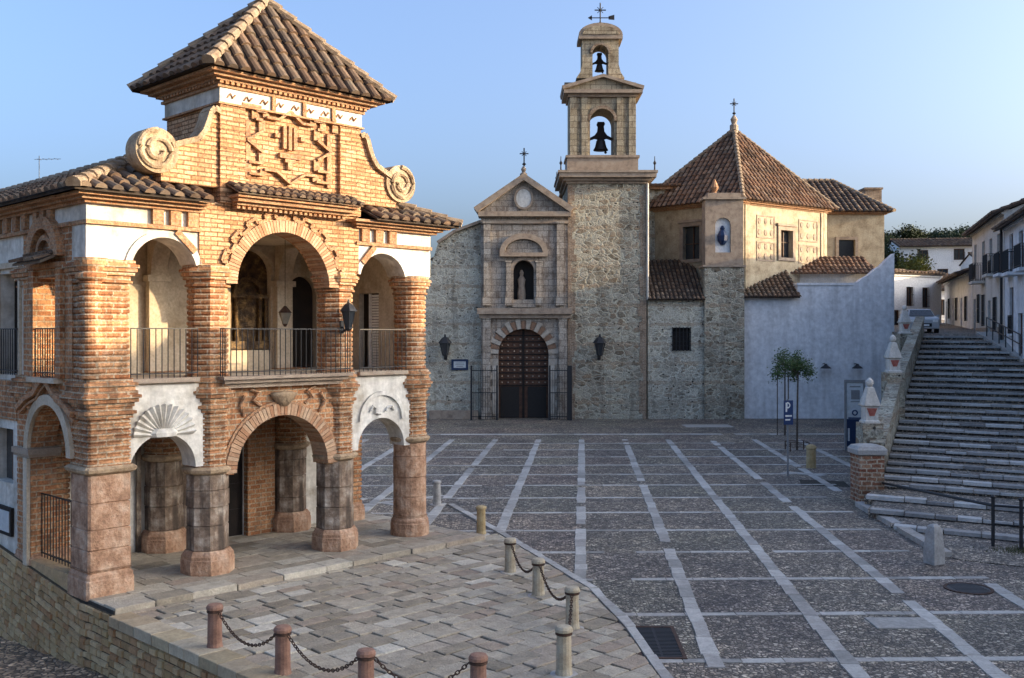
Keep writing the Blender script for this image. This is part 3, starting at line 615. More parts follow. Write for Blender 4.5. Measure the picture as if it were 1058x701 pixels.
# white bays (left and right): lower and upper arched walls
for k in (0, 2):
    xa, xb = PX[k], PX[k + 1]; oa, ob = xa + 0.43, xb - 0.43; c = (oa + ob) / 2; r = (ob - oa) / 2
    mb = MB(); mb.prism(arch_panel(xa + 0.2, xb - 0.2, 2.34, 4.02, oa, ob, 2.36), -0.3, 0.25)
    lo_ = mb.build("lower_arch_wall", M['plaster'], LG)
    # scalloped shell above the arch
    mb = MB(); n = 15 if k == 0 else 1
    if k == 0:
        for i in range(n):
            a0, a1 = 180.0 * i / n, 180.0 * (i + 1) / n; am = (a0 + a1) / 2
            P_ = lambda r_, a_, y_: (c + r_ * math.cos(R(a_)), y_, 3.02 + r_ * math.sin(R(a_)) * 0.95)
            vs_ = [P_(0.1, a0, -0.31), P_(0.1, am, -0.335), P_(0.1, a1, -0.31), P_(0.62, a0, -0.33), P_(0.66, am, -0.40), P_(0.62, a1, -0.33), P_(0.62, a0, -0.28), P_(0.66, am, -0.28), P_(0.62, a1, -0.28)]
            mb.add(vs_, [(0, 1, 4, 3), (1, 2, 5, 4), (3, 4, 7, 6), (4, 5, 8, 7)])
        mb.loft([(1, 0), (0.7, 0.5), (0, 0.7), (-0.7, 0.5), (-1, 0), (-0.7, -0.3), (0, -0.4), (0.7, -0.3)], [(0.26, 3.0), (0.3, 3.08), (0.2, 3.16)], c, -0.32)
        mb.build("shell", M['plaster'], LG)
    else:
        mb = MB(); mb.prism(ring(c, 3.0, 0.58, 0.68), -0.36, -0.29)
        mb.tube([(c - 0.35, -0.33, 3.22), (c - 0.3, -0.36, 3.34), (c - 0.2, -0.34, 3.28), (c - 0.22, -0.34, 3.18), (c - 0.05, -0.33, 3.14)], 0.03)
        mb.tube([(c + 0.35, -0.33, 3.22), (c + 0.26, -0.36, 3.32), (c + 0.14, -0.34, 3.28), (c + 0.1, -0.34, 3.2)], 0.03)
        mb.build("shell", M['plaster'], LG)
    xe0 = xa - 0.42 if k == 0 else xa + 0.35; xe1 = xb - 0.35 if k == 0 else xb + 0.38
    mb = MB(); mb.prism(arch_panel(xe0, xe1, 6.40, 7.06, oa, ob, 6.20)[:4] + [(ob - 0.002, 6.40)] + [p for p in arc(c, 6.22, r, 0, 180, 30) if p[1] >= 6.40] + [(oa + 0.002, 6.40)], -0.32, 0.3)
    mb.build("upper_arch_wall", M['plaster'], LG)
    mb = MB(); mb.prism(ring(c, 6.22, r, r + 0.13, 14, 166), -0.36, -0.3); mb.build("arch_moulding", M['plaster'], LG)
    # entablature: moulding, frieze with brick blocks, eave courses
    mb = MB(); mb.box(xe0 - 0.03, xe1, -0.40, 0.3, 7.062, 7.14); mb.build("string_course", M['brick_trim'], LG)
    mb = MB(); mb.box(xe0, xe1, -0.33, 0.3, 7.142, 7.44); mb.build("frieze", M['plaster'], LG)
    for q in ((0.95, 1.32, 1.69) if k == 0 else (6.0, 6.4, 6.8)):
        mb = MB(); mb.box(q - 0.11, q + 0.11, -0.42, -0.332, 7.145, 7.437); mb.build("frieze_block", M['brick_trim'], LG)
    mb = MB(); mb.box(xe0 - 0.08, xe1 + (0.1 if k else 0), -0.46, 0.3, 7.442, 7.5); mb.box(xe0 - 0.18, xe1 + (0.2 if k else 0), -0.58, 0.3, 7.502, 7.56); mb.box(xe0 - 0.3, xe1 + (0.32 if k else 0), -0.72, 0.3, 7.562, 7.62)
    mb.build("eave_cornice", M['brick_trim'], LG)
# slanting brick strips where the plaster meets the tower bay
for x0, x1 in ((1.75, 1.35), (5.93, 6.28)):
    mb = MB(); mb.bar((x0, -0.36, 6.66), (x1, -0.36, 7.04), 0.08, 0.13); mb.build("brick_strip", M['brick_trim'], LG)

# brick centre bay
oa, ob = PX[1] + 0.43, PX[2] - 0.43; c = (oa + ob) / 2; r = (ob - oa) / 2
mb = MB(); mb.prism(arch_panel(PX[1] + 0.2, PX[2] - 0.2, 2.10, 4.02, oa, ob, 2.13), -0.3, 0.25); mb.build("lower_arch_wall", M['brick'], LG)
def voussoirs(mb, cx, cz, r0, r1, n, y0, y1, teeth=0):
    for i in range(n):
        a0, a1 = 180.0 * i / n + 0.25, 180.0 * (i + 1) / n - 0.25
        rr = r1 + (0.16 if teeth and (i // teeth) % 2 == 0 else 0) + rnd.uniform(-0.008, 0.008)
        mb.prism([(cx + q * math.cos(R(a)), cz + q * math.sin(R(a))) for q, a in ((r0, a0), (rr, a0), (rr, a1), (r0, a1))], y0 + rnd.uniform(-0.006, 0.006), y1)
M['voussoir'] = island_mat("voussoir_brick", [(0.38, 0.19, 0.10), (0.48, 0.29, 0.17), (0.54, 0.38, 0.25), (0.42, 0.24, 0.14)], 8, 0.9)
mb = MB(); voussoirs(mb, c, 2.13, r - 0.03, r + 0.22, 46, -0.37, 0.2); mb.build("brick_archivolt", M['voussoir'], LG)
mb = MB(); mb.prism(ring(c, 2.13, r + 0.225, r + 0.28), -0.34, -0.28); mb.build("arch_moulding", M['brick_trim'], LG)
mb = MB(); mb.loft([(a * 1.0, b * 0.6) for a, b in circ(14)], [(0.10, 3.46), (0.2, 3.56), (0.3, 3.68), (0.33, 3.74), (0.2, 3.78)], c, -0.34); mb.build("keystone_bowl", M['carved'], LG, smooth=True)
for sx in (-1, 1):
    mb = MB(); mb.tube([(c + sx * 0.55, -0.33, 3.5), (c + sx * 0.75, -0.36, 3.62), (c + sx * 0.62, -0.36, 3.78), (c + sx * 0.82, -0.34, 3.86)], 0.04)
    mb.tube([(c + sx * 0.95, -0.33, 3.3), (c + sx * 1.05, -0.36, 3.52), (c + sx * 0.95, -0.36, 3.72)], 0.04)
    mb.build("spandrel_ornament", M['brick_trim'], LG)
mb = MB(); pts = arch_panel(PX[1] - 0.38, PX[2] + 0.40, 6.40, 7.70, oa, ob, 6.05)[:4] + [(ob, 6.40)] + [p for p in arc(c, 6.05, r, 0, 180, 36) if p[1] > 6.41] + [(oa, 6.40)]
mb.prism(pts, -0.36, 0.3); mb.build("upper_arch_wall", M['brick_pale'], LG)
mb = MB(); voussoirs(mb, c, 6.05, r - 0.02, r + 0.24, 56, -0.41, 0.2, 0); mb.build("brick_archivolt", M['voussoir'], LG)
# stepped zigzag moulding around the upper arch
zz = []; nst = 9
for i in range(nst * 2 + 1):
    a = 8 + 164 * i / (nst * 2); zz.append((a, r + (0.28 if (i % 2) else 0.40)))
pl = []
for i in range(len(zz) - 1):
    (a0, r0_), (a1, r1_) = zz[i], zz[i + 1]
    pl += [(c + r0_ * math.cos(R(a0)), 6.05 + r0_ * math.sin(R(a0))), (c + r0_ * math.cos(R(a1)), 6.05 + r0_ * math.sin(R(a1)))]
mb = MB()
for p, q in zip(pl, pl[1:]):
    if max(p[1], q[1]) < 7.66 and min(abs(p[0] - c), abs(q[0] - c)) < 1.62: mb.bar((p[0], -0.385, p[1]), (q[0], -0.385, q[1]), 0.07, 0.07)
mb.build("zigzag_moulding", M['brick_trim'], LG)

# floors and ceilings
mb = MB(); mb.box(-0.40, 8.03, -0.29, PB + 0.25, 4.022, 4.14); mb.build("upper_floor", M['cream'], LG)
mb = MB(); mb.box(-0.40, 8.03, 0.26, PB + 0.25, 3.86, 4.02); mb.build("lower_ceiling", M['cream'], LG)
mb = MB(); mb.box(-0.40, 8.03, 0.302, PB + 0.3, 7.2, 7.5); mb.build("upper_ceiling", M['cream'], LG)

# balconies with iron railings
def railing(mb, p, q, z0, z1, sp=0.13, t=0.011):
    p, q = Vector(p), Vector(q); L = (q - p).length; n = max(2, round(L / sp))
    for i in range(n + 1):
        a = p + (q - p) * i / n
        mb.tube([(a.x, a.y, z0), (a.x, a.y, z1)], t, 5)
    for z in (z1, z0 + 0.09): mb.bar((p.x, p.y, z), (q.x, q.y, z), 0.035, 0.022)
for k in range(3):
    a, b = PX[k] + 0.4, PX[k + 1] - 0.4; ex = 0.62 if k == 1 else 0.36
    mb = MB()
    if k == 1:
        a -= 0.38; b += 0.38
        mb.box(a - 0.03, b + 0.03, -ex - 0.05, -0.31, 4.08, 4.15); mb.box(a + 0.04, b - 0.04, -ex + 0.04, -0.31, 4.0, 4.078); mb.box(a + 0.12, b - 0.12, -ex + 0.14, -0.31, 3.9, 3.998)
    else:
        mb.box(a, b, -ex - 0.06, -0.305, 4.06, 4.15); 
    o = mb.build("balcony", M['moulding'], LG)
    mb = MB(); railing(mb, (a + 0.02, -ex, 0), (b - 0.02, -ex, 0), 4.15, 5.12)
    if k == 1:
        railing(mb, (a + 0.02, -ex, 0), (a + 0.02, -0.44, 0), 4.15, 5.12); railing(mb, (b - 0.02, -ex, 0), (b - 0.02, -0.44, 0), 4.15, 5.12)
    mb.build("railing", M['iron'], o)

# back walls inside
mb = MB(); mb.prism([rect(-0.2, 7.3, 0.12, 3.86), rect(3.55, 4.72, 0.13, 2.6)], PB + 0.02, PB + 0.3); mb.build("back_wall", M['plaster'], LG)
mb = MB(); mb.box(3.55, 4.72, PB + 0.06, PB + 0.12, 0.13, 2.6)
for i in range(1, 4): mb.box(3.6, 4.68, PB + 0.04, PB + 0.06, 0.13 + 0.62 * i - 0.03, 0.13 + 0.62 * i + 0.03)
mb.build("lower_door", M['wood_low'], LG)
mb = MB(); mb.box(4.74, 5.5, PB - 0.16, PB + 0.02, 0.12, 3.8); mb.build("brick_pilaster", M['brick'], LG)
mb = MB(); mb.box(3.0, 3.2, PB - 0.08, PB + 0.02, 0.12, 3.0); mb.box(2.0, 2.1, PB - 0.06, PB + 0.02, 0.12, 2.9); mb.build("door_jamb", M['shaft'], LG)
mb = MB(); mb.box(2.9, 3.5, PB - 0.03, PB + 0.02, 0.12, 2.7); mb.build("dark_recess", M['wood_low'], LG)  # flat dark panel, its colour standing in for the shade of a recess
mb = MB(); mb.prism([rect(-0.2, 7.75, 4.14, 7.2), archloop(4.35, 5.5, 4.62, 6.5), archloop(5.98, 6.86, 4.15, 6.05)], PB + 0.02, PB + 0.3); mb.build("upper_back_wall", M['cream'], LG)
mb = MB(); mb.prism(archloop(4.35, 5.5, 4.62, 6.5), PB + 0.2, PB + 0.28); al = mb.build("altarpiece", M['gilt'], LG)
mb = MB()
for x in (4.42, 4.6, 5.25, 5.43): mb.loft(circ(8), [(0.06, 4.85), (0.05, 5.0), (0.05, 5.8), (0.07, 5.9)], x, PB + 0.14)
mb.box(4.37, 5.48, PB + 0.08, PB + 0.2, 4.64, 4.84); mb.box(4.37, 5.48, PB + 0.08, PB + 0.2, 5.9, 6.0); mb.prism(ring(4.925, 6.0, 0.32, 0.42), PB + 0.1, PB + 0.2)
mb.build("altar_columns", M['gilt'], al)
mb = MB(); mb.prism(ring(4.925, 6.5, 0.576, 0.66, 0, 180), PB - 0.05, PB + 0.02); mb.box(4.22, 4.34, PB - 0.05, PB + 0.02, 4.15, 6.5); mb.build("altar_surround", M['cream'], LG)
mb = MB(); mb.prism(archloop(5.98, 6.86, 4.15, 6.05), PB + 0.2, PB + 0.26); mb.build("upper_door", M['wood_low'], LG)
for x in (2.45, 5.78):
    mb = MB(); mb.box(x - 0.22, x + 0.22, PB - 0.18, PB + 0.02, 4.14, 6.2); mb.box(x - 0.28, x + 0.28, PB - 0.24, PB + 0.02, 6.2, 6.34); mb.build("pilaster", M['cream'], LG)
    # transverse arches across the gallery
    mb = MB(); cy = (0.36 + PB - 0.18) / 2; rr = (PB - 0.18 - 0.36) / 2
    mb.prism([(0.301, 6.34), (0.301, 7.2), (PB - 0.03, 7.2), (PB - 0.03, 6.34)] + arc(cy, 6.34, rr * 0.98, 0, 180, 16), x - 0.2, x + 0.2, 'yz'); mb.build("vault_rib", M['cream'], LG)
# right end: upper wall with louvred shutter, lower arch left open
mb = MB(); mb.prism([rect(0.32, PB - 0.25, 4.14, 7.2), rect(0.95, 1.75, 4.15, 6.05)], 7.45, 7.75, 'yz'); mb.build("end_wall", M['cream'], LG)
mb = MB()
for i in range(26): mb.box(7.50, 7.54, 0.98, 1.36, 4.2 + i * 0.07, 4.255 + i * 0.07)
mb.box(7.49, 7.56, 0.955, 0.99, 4.16, 6.04); mb.box(7.49, 7.56, 1.36, 1.40, 4.16, 6.04); mb.build("shutter", M['white_paint'], LG)
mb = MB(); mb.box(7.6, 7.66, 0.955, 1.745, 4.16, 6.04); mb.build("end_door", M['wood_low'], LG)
yl = arch_panel(0.2, PB - 0.2, 2.34, 4.02, 0.41, PB - 0.38, 2.36)
mb = MB(); mb.prism(yl, 7.40, 7.92, 'yz'); mb.build("end_arch_wall", M['plaster'], LG)
mb = MB(); mb.box(7.765, 8.06, 0.302, PB + 0.3, 6.4, 7.2); mb.box(7.2, 8.16, 0.3, PB + 0.3, 7.505, 7.61); mb.build("end_frieze", M['plaster'], LG)

# ---- left flank
SX0, SX1 = -0.42, 0.10
fl = arch_panel(0.30, 3.05, 2.62, 4.04, 0.42, 2.34, 2.66)
mb = MB(); mb.prism(fl, SX0, SX1, 'yz'); mb.build("flank_arch_wall", M['brick'], LG)
mb = MB(); mb.box(SX0 + 0.003, SX1, 2.34, 3.05, 0.0, 2.62); fp = mb.build("flank_pier", M['brick'], LG)
mb = MB(); mb.box(SX0 - 0.06, SX1 + 0.05, 2.24, 3.1, 2.5, 2.56); mb.box(SX0 - 0.10, SX1 + 0.05, 2.2, 3.1, 2.56, 2.68); mb.build("capital", M['moulding'], fp)
mb = MB(); mb.prism(ring(1.38, 2.66, 0.96, 1.16), SX0 - 0.07, SX0 + 0.02, 'yz'); mb.box(SX0 - 0.07, SX0 + 0.02, 2.36, 2.56, 0.3, 2.49); mb.build("arch_moulding", M['cream'], LG)
mb = MB(); og = [(0.05, 3.5), (0.5, 3.72), (0.9, 3.84), (1.15, 4.02), (1.38, 4.14), (1.61, 4.02), (1.86, 3.84), (2.3, 3.72), (2.75, 3.5)]
for p, q in zip(og, og[1:]): mb.bar((SX0 - 0.07, p[0], p[1]), (SX0 - 0.07, q[0], q[1]), 0.16, 0.11); mb.bar((SX0 - 0.04, p[0], p[1] - 0.12), (SX0 - 0.04, q[0], q[1] - 0.12), 0.1, 0.05)
mb.build("ogee_hood", M['brick_trim'], LG)
mb = MB(); railing(mb, (-0.2, 0.44, 0), (-0.2, 2.32, 0), 0.45, 1.75, 0.14); mb.build("flank_railing", M['iron'], LG)
mb = MB(); mb.box(SX0 + 0.004, SX1, 0.40, 2.34, 0.0, 0.42); mb.build("flank_sill", M['wallstone'], LG)
# upper flank bay in brick with window
mb = MB(); mb.prism([rect(0.30, 2.72, 4.04, 7.06), rect(0.85, 1.95, 4.16, 6.12)], SX0, SX1, 'yz'); mb.build("flank_bay_wall", M['brick'], LG)
for ya, yb in ((0.62, 0.85), (1.95, 2.2)):
    mb = MB(); mb.box(SX0 - 0.10, SX0, ya, yb, 4.16, 6.3); mb.build("window_pilaster", M['brick'], LG)
mb = MB(); mb.box(SX0 - 0.12, SX0, 0.6, 2.25, 6.3, 6.4); mb.prism(ring(1.42, 6.52, 0.56, 0.8), SX0 - 0.16, SX0, 'yz'); mb.prism(ring(1.42, 6.52, 0.34, 0.44), SX0 - 0.10, SX0, 'yz'); mb.build("curved_pediment", M['brick_trim'], LG)
mb = MB(); po = [(SX0 - 0.42, 0.75, 6.42), (SX0 - 0.42, 2.15, 6.42), (SX0, 2.15, 6.62), (SX0, 0.75, 6.62)]
tiles(mb, po, po[0], po[1], 0.2, 0.075, 0.3); mb.slab([(p[0], p[1], p[2] - 0.01) for p in po], 0.05); mb.build("tiled_hood", M['tile'], LG)
mb = MB(); railing(mb, (SX0 - 0.05, 0.86, 0), (SX0 - 0.05, 1.94, 0), 4.16, 5.12, 0.12); mb.build("window_railing", M['iron'], LG)
mb = MB(); mb.box(-0.06, -0.02, 0.86, 1.12, 4.17, 6.1); mb.build("window_shutter", M['white_paint'], LG)
mb = MB(); mb.box(SX0 - 0.18, SX0, 0.72, 2.1, 4.06, 4.155); mb.build("window_sill", M['cream'], LG)
# plastered flank further back
mb = MB(); mb.prism([rect(2.72, 13, 4.04, 7.06), rect(2.95, 4.1, 4.16, 6.3), rect(5.6, 6.6, 4.16, 6.3)], SX0 + 0.03, SX1, 'yz'); mb.build("rear_upper_wall", M['plaster'], LG)
mb = MB(); mb.prism([rect(3.05, 13, -1.9, 4.04), rect(3.35, 4.5, 1.85, 3.0)], SX0 + 0.03, SX1, 'yz'); mb.build("rear_lower_wall", M['plaster'], LG)
mb = MB(); mb.box(SX0 - 0.02, SX0 + 0.03, 3.051, 13, 3.2, 4.038); mb.build("brick_band", M['brick'], LG)
mb = MB(); mb.box(-0.1, -0.06, 2.95, 4.1, 4.16, 6.3); mb.box(-0.1, -0.06, 5.6, 6.6, 4.16, 6.3); bd_ = mb.build("balcony_door", M['wood_low'], LG)
for a, b in ((2.86, 4.19), (5.5, 6.7)):
    mb = MB(); mb.box(SX0 - 0.03, SX0 + 0.03, a, a + 0.1, 4.16, 6.4); mb.box(SX0 - 0.03, SX0 + 0.03, b - 0.1, b, 4.16, 6.4); mb.box(SX0 - 0.05, SX0 + 0.03, a, b, 6.4, 6.52)
    mb.build("door_frame", M['cream'], LG)
for ya, yb in ((2.9, 4.15), (5.55, 6.65)): mb = MB(); railing(mb, (SX0 - 0.06, ya, 0), (SX0 - 0.06, yb, 0), 4.16, 5.12, 0.12); mb.build("balcony_railing", M['iron'], LG)
mb = MB(); mb.box(-0.12, -0.08, 3.35, 4.5, 1.85, 3.0); mb.build("window_pane", M['glass'], LG)
mb = MB(); mb.box(-0.2, -0.08, 3.36, 3.42, 1.86, 2.99); mb.box(-0.2, -0.08, 3.88, 3.94, 1.86, 2.99); mb.build("window_frame", M['wood'], LG)
# flank entablature
mb = MB(); mb.box(SX0 - 0.06, SX1, 0.30, 13, 7.062, 7.14); mb.build("string_course", M['brick_trim'], LG)
mb = MB(); mb.box(SX0, SX1, 0.30, 13, 7.142, 7.44); mb.build("frieze", M['plaster'], LG)
for q in (1.2, 1.55, 1.9, 2.5, 3.0, 3.5, 4.0, 4.5, 5.0, 5.5):
    mb = MB(); mb.box(SX0 - 0.09, SX0 - 0.002, q - 0.1, q + 0.1, 7.145, 7.437); mb.build("frieze_block", M['brick_trim'], LG)
mb = MB(); mb.box(SX0 - 0.1, SX1, 0.301, 13, 7.442, 7.5); mb.box(SX0 - 0.2, SX1, 0.301, 13, 7.502, 7.56); mb.box(SX0 - 0.32, SX1, 0.301, 13, 7.562, 7.62); mb.build("eave_cornice", M['brick_trim'], LG)
# plain rear of the building
mb = MB(); mb.box(0.102, 3.3, PB + 0.302, 13, -1.0, 7.6); mb.build("rear_block", M['plaster'], LG)

# ---- lower roof
ez = 7.66; k_ = 0.45; o_ = 0.85; rz_ = ez + k_ * (1.4 + o_)
def rp(x, y, z): return (x, y, z)
planes = [([(-o_, -o_, ez), (-o_, 13, ez), (1.4, 13, rz_), (1.4, 1.4, rz_)], 0, 1),
          ([(-o_, -o_, ez), (1.9, -o_, ez), (1.9, 1.4, rz_), (1.4, 1.4, rz_)], 0, 1),
          ([(5.98, -o_, ez), (8.52, -o_, ez), (6.27, 1.4, rz_), (5.98, 1.4, rz_)], 0, 1),
          ([(8.52, -o_, ez), (8.52, 3.65, ez), (6.27, 1.4, rz_)], 0, 1),
          ([(8.52, 3.65, ez), (3.65, 3.65, ez), (1.4, 1.4, rz_), (6.27, 1.4, rz_)], 0, 1),
          ([(3.65, 3.65, ez), (3.65, 13, ez), (1.4, 13, rz_), (1.4, 1.4, rz_)], 0, 1)]
bed = MB(); tl_ = MB()
for po, i, j in planes:
    bed.slab(po, 0.05); tiles(tl_, po, po[i], po[j], 0.3, 0.11, 0.42)
rf = bed.build("roof", M['tile_bed'], LG); tl_.build("roof_tiles", M['tile'], rf)
mb = MB()
for p, q in (((-o_, -o_, ez), (1.4, 1.4, rz_)), ((8.52, -o_, ez), (6.27, 1.4, rz_)), ((8.52, 3.65, ez), (6.27, 1.4, rz_)), ((1.4, 13, rz_), (1.4, 1.4, rz_))):
    mb = MB(); hips(mb, p, q, 0.14); mb.build("hip_tiles", M['hip'], rf)

# ---- attic over the centre bay
ax0, ax1, ay0, ay1 = 2.26, 5.82, -0.42, 1.85
mb = MB(); mb.box(ax0 + 0.02, ax1 - 0.02, ay0 + 0.06, ay1, 7.702, 9.72); mb.build("attic_wall", M['brick_pale'], LG)
for a, b in ((ax0, ax0 + 0.58), (ax1 - 0.58, ax1)):
    mb = MB(); z = 7.702
    while z < 9.7:                                      # quoined brick pilasters, alternately long and short
        mb.box(a - 0.0, b, ay0 - 0.03, ay0 + 0.3, z, z + 0.155); mb.box(a + 0.015, b - 0.015, ay0 - 0.015, ay0 + 0.3, z + 0.157, z + 0.183); z += 0.185
    mb.build("attic_pilaster", M['brick_pale'], LG)
mb = MB(); mb.box(ax0 - 0.02, ax1 + 0.02, ay0 - 0.04, ay1 + 0.02, 9.722, 10.04); mb.build("attic_frieze", M['plaster'], LG)
mb = MB(); mb.box(ax0 - 0.06, ax1 + 0.06, ay0 - 0.08, ay1 + 0.06, 9.70, 9.74); mb.build("frieze_moulding", M['brick_trim'], LG)
mb = MB()
for i in range(9):
    x = ax0 + 0.25 + i * 0.385; z = 9.88
    mb.tube([(x - 0.1, ay0 - 0.05, z - 0.03), (x - 0.03, ay0 - 0.06, z + 0.06), (x + 0.02, ay0 - 0.06, z - 0.03), (x + 0.09, ay0 - 0.05, z + 0.05)], 0.018, 5)
    if i in (2, 4, 6): mb.box(x + 0.17, x + 0.26, ay0 - 0.09, ay0 - 0.04, 9.745, 10.038)
mb.build("frieze_ornament", M['brick_trim'], LG)
mb = MB()
for i, (e, za, zb) in enumerate(((0.08, 10.042, 10.10), (0.16, 10.16, 10.215), (0.28, 10.217, 10.275), (0.40, 10.277, 10.335))):
    mb.box(ax0 - e, ax1 + e, ay0 - e, ay1 + e, za, zb)
n = 30
for i in range(n):
    x = ax0 - 0.1 + (ax1 - ax0 + 0.2) * (i + 0.25) / n
    mb.box(x, x + 0.075, ay0 - 0.15, ay0 + 0.1, 10.102, 10.158)
for i in range(17):
    y = ay0 - 0.05 + (ay1 - ay0) * (i + 0.25) / 17
    mb.box(ax0 - 0.15, ax0 + 0.1, y, y + 0.075, 10.102, 10.158)
mb.box(ax0 - 0.04, ax1 + 0.04, ay0 - 0.04, ay1 + 0.04, 10.041, 10.159)
mb.build("attic_cornice", M['brick_trim'], LG)
# geometric brick relief on the attic front
def rel(zx, zy): return (3.94 + (zx - 345) * 0.0066, 8.12 + (585 - zy) * 0.0048 + 0.03)
left = [(300, 285), (255, 285), (255, 262), (215, 262), (215, 300), (240, 300), (240, 350), (185, 395), (240, 440), (240, 490), (190, 490), (190, 540), (245, 540), (245, 515), (290, 515)]
paths = [left, [(690 - a, b) for a, b in left], [(300, 285), (345, 240), (390, 285)], [(290, 515), (345, 565), (400, 515)],
         [(165, 300), (165, 245), (235, 245)], [(525, 300), (525, 245), (455, 245)]]
mb = MB()
for pth in paths:
    pp = [rel(a, b) for a, b in pth]
    for p, q in zip(pp, pp[1:]): mb.bar((p[0], ay0 + 0.02, p[1]), (q[0], ay0 + 0.02, q[1]), 0.15, 0.055)
for a, b, e, f in ((318, 310, 330, 410), (338, 305, 350, 415), (358, 310, 370, 410), (305, 430, 385, 452), (325, 455, 365, 470), (335, 470, 355, 500), (288, 345, 305, 365), (385, 345, 402, 365)):
    p, q = rel(a, b), rel(e, f); mb.box(p[0], q[0], ay0 - 0.03, ay0 + 0.07, q[1], p[1])
for zx in (500, 190):
    p, q = rel(zx - 8, 310), rel(zx + 8, 560); mb.box(p[0], q[0], ay0 - 0.01, ay0 + 0.07, q[1], p[1])
mb.build("brick_relief", M['brick_trim'], LG)
# tiled canopy across the foot of the attic
mb = MB(); mb.box(2.55, 5.38, -0.62, -0.362, 7.66, 7.72); mb.box(2.5, 5.43, -0.74, -0.362, 7.722, 7.80); mb.box(2.45, 5.48, -0.84, -0.362, 7.802, 7.86)
for i in range(22): mb.box(2.58 + i * 0.126, 2.65 + i * 0.126, -0.56, -0.362, 7.59, 7.658)
cn = mb.build("canopy", M['brick_trim'], LG)
po = [(2.4, -0.92, 7.89), (5.53, -0.92, 7.89), (5.53, -0.40, 8.12), (2.4, -0.40, 8.12)]
mb = MB(); tiles(mb, po, po[0], po[1], 0.2, 0.075, 0.3); mb.slab([(p[0], p[1], p[2] - 0.005) for p in po], 0.03); mb.build("canopy_tiles", M['tile'], cn)
# attic roof
ae = 0.50; za = 10.36; rx0, rx1, ry0, ry1 = ax0 - ae, ax1 + ae, ay0 - ae, ay1 + ae; ap = ((rx0 + rx1) / 2, (ry0 + ry1) / 2, 12.45)
cor = [(rx0, ry0, za), (rx1, ry0, za), (rx1, ry1, za), (rx0, ry1, za)]
bed = MB(); tl_ = MB(); hp = MB(); bed.add(cor + [ap], [(0, 1, 4), (1, 2, 4), (2, 3, 4), (3, 0, 4), (3, 2, 1, 0)])
for i in range(4):
    po = [cor[i], cor[(i + 1) % 4], ap]; tiles(tl_, po, po[0], po[1], 0.31, 0.115, 0.42)
rf = bed.build("attic_roof", M['tile_bed'], LG); tl_.build("roof_tiles", M['tile'], rf)
for i in range(4): hp = MB(); hips(hp, cor[i], ap, 0.14); hp.build("hip_tiles", M['hip'], rf)
mb = MB(); mb.loft(circ(10), [(0.16, 12.35), (0.16, 12.55), (0.1, 12.6), (0.13, 12.75), (0.05, 12.9)], ap[0], ap[1]); mb.build("finial", M['hip'], LG)
# volutes
for sx, vx in ((-1, 0.92), (1, 7.02)):
    xe = ax0 if sx < 0 else ax1; vz = 8.58
    f = lambda u_, z_: (xe + sx * u_, z_)
    W_ = abs(vx - xe)
    prof = [f(0, 8.0), f(0, 9.55), f(0.12, 9.6), f(0.2, 9.5), f(0.26, 9.3), f(0.34, 9.1), f(0.48, 8.92), f(W_ - 0.3, 8.72), f(W_ - 0.1, 8.25), f(W_ - 0.1, 8.0)]
    mb = MB(); mb.prism(prof, ay0 + 0.04, ay0 + 0.4); o = mb.build("volute", M['brick_pale'], LG)
    mb = MB(); edge_ = prof[1:8]
    for p, q in zip(edge_, edge_[1:]): mb.bar((p[0], ay0 + 0.15, p[1]), (q[0], ay0 + 0.15, q[1]), 0.42, 0.11)
    mb.build("rim", M['carved'], o)
    mb = MB(); mb.prism(arc(vx, vz, 0.44, 0, 357, 40), ay0 - 0.02, ay0 + 0.42)
    mb.build("disc", M['carved'], o)
    mb = MB(); sp = [(vx + (0.40 - 0.30 * i / 40) * math.cos(R(i * 16 * -sx + 90)), ay0 - 0.03, vz + (0.40 - 0.30 * i / 40) * math.sin(R(i * 16 * -sx + 90))) for i in range(41)]
    mb.tube(sp, 0.055, 6); mb.build("spiral", M['carved'], o)

# lanterns of the loggia
def lantern(loc, label, rz=0.0, s=1.0, arm=0.35, group=None, glass='lampglass'):
    e = empty("wall_lantern", label, "lantern", loc, rz, group)
    mb = MB(); mb.tube([(0, 0, 0), (0, -arm * 0.5, -0.12), (0, -arm, -0.06)], 0.018 * s); mb.box(-0.05 * s, 0.05 * s, -0.02, 0.02, -0.18 * s, 0.12 * s)
    mb.tube([(0, 0, -0.16 * s), (0, -arm * 0.7, -0.1)], 0.012 * s); mb.build("bracket", M['iron'], e)
    H = [(c_[0] / math.cos(PI / 6), c_[1] / math.cos(PI / 6)) for c_ in circ(6)]
    mb = MB(); mb.loft(H, [(0.07 * s, -0.04), (0.14 * s, 0.34 * s)], 0, -arm); mb.build("glass_body", M[glass], e)
    mb = MB(); mb.loft(H, [(0.19 * s, 0.34 * s), (0.16 * s, 0.40 * s), (0.09 * s, 0.50 * s), (0.03 * s, 0.54 * s), (0.02 * s, 0.62 * s)], 0, -arm)
    mb.loft(H, [(0.03 * s, -0.12), (0.08 * s, -0.07), (0.08 * s, -0.038)], 0, -arm)
    for k in range(6):
        a = PI / 3 * k; mb.tube([(0.08 * s * math.cos(a), -arm + 0.08 * s * math.sin(a), -0.04), (0.165 * s * math.cos(a), -arm + 0.165 * s * math.sin(a), 0.34 * s)], 0.012 * s, 4)
    mb.build("cap", M['iron'], e); return e
lantern(L2W(PX[2] - 0.12, -0.42, 5.2), "hexagonal iron lantern on the brick pier right of the centre balcony", LA, 0.95, 0.25, glass='glass')
p = L2W(4.75, 1.0, 5.25)
e = empty("hanging_lantern", "pale glass lantern hanging inside the centre arch of the upper gallery", "lantern", p)
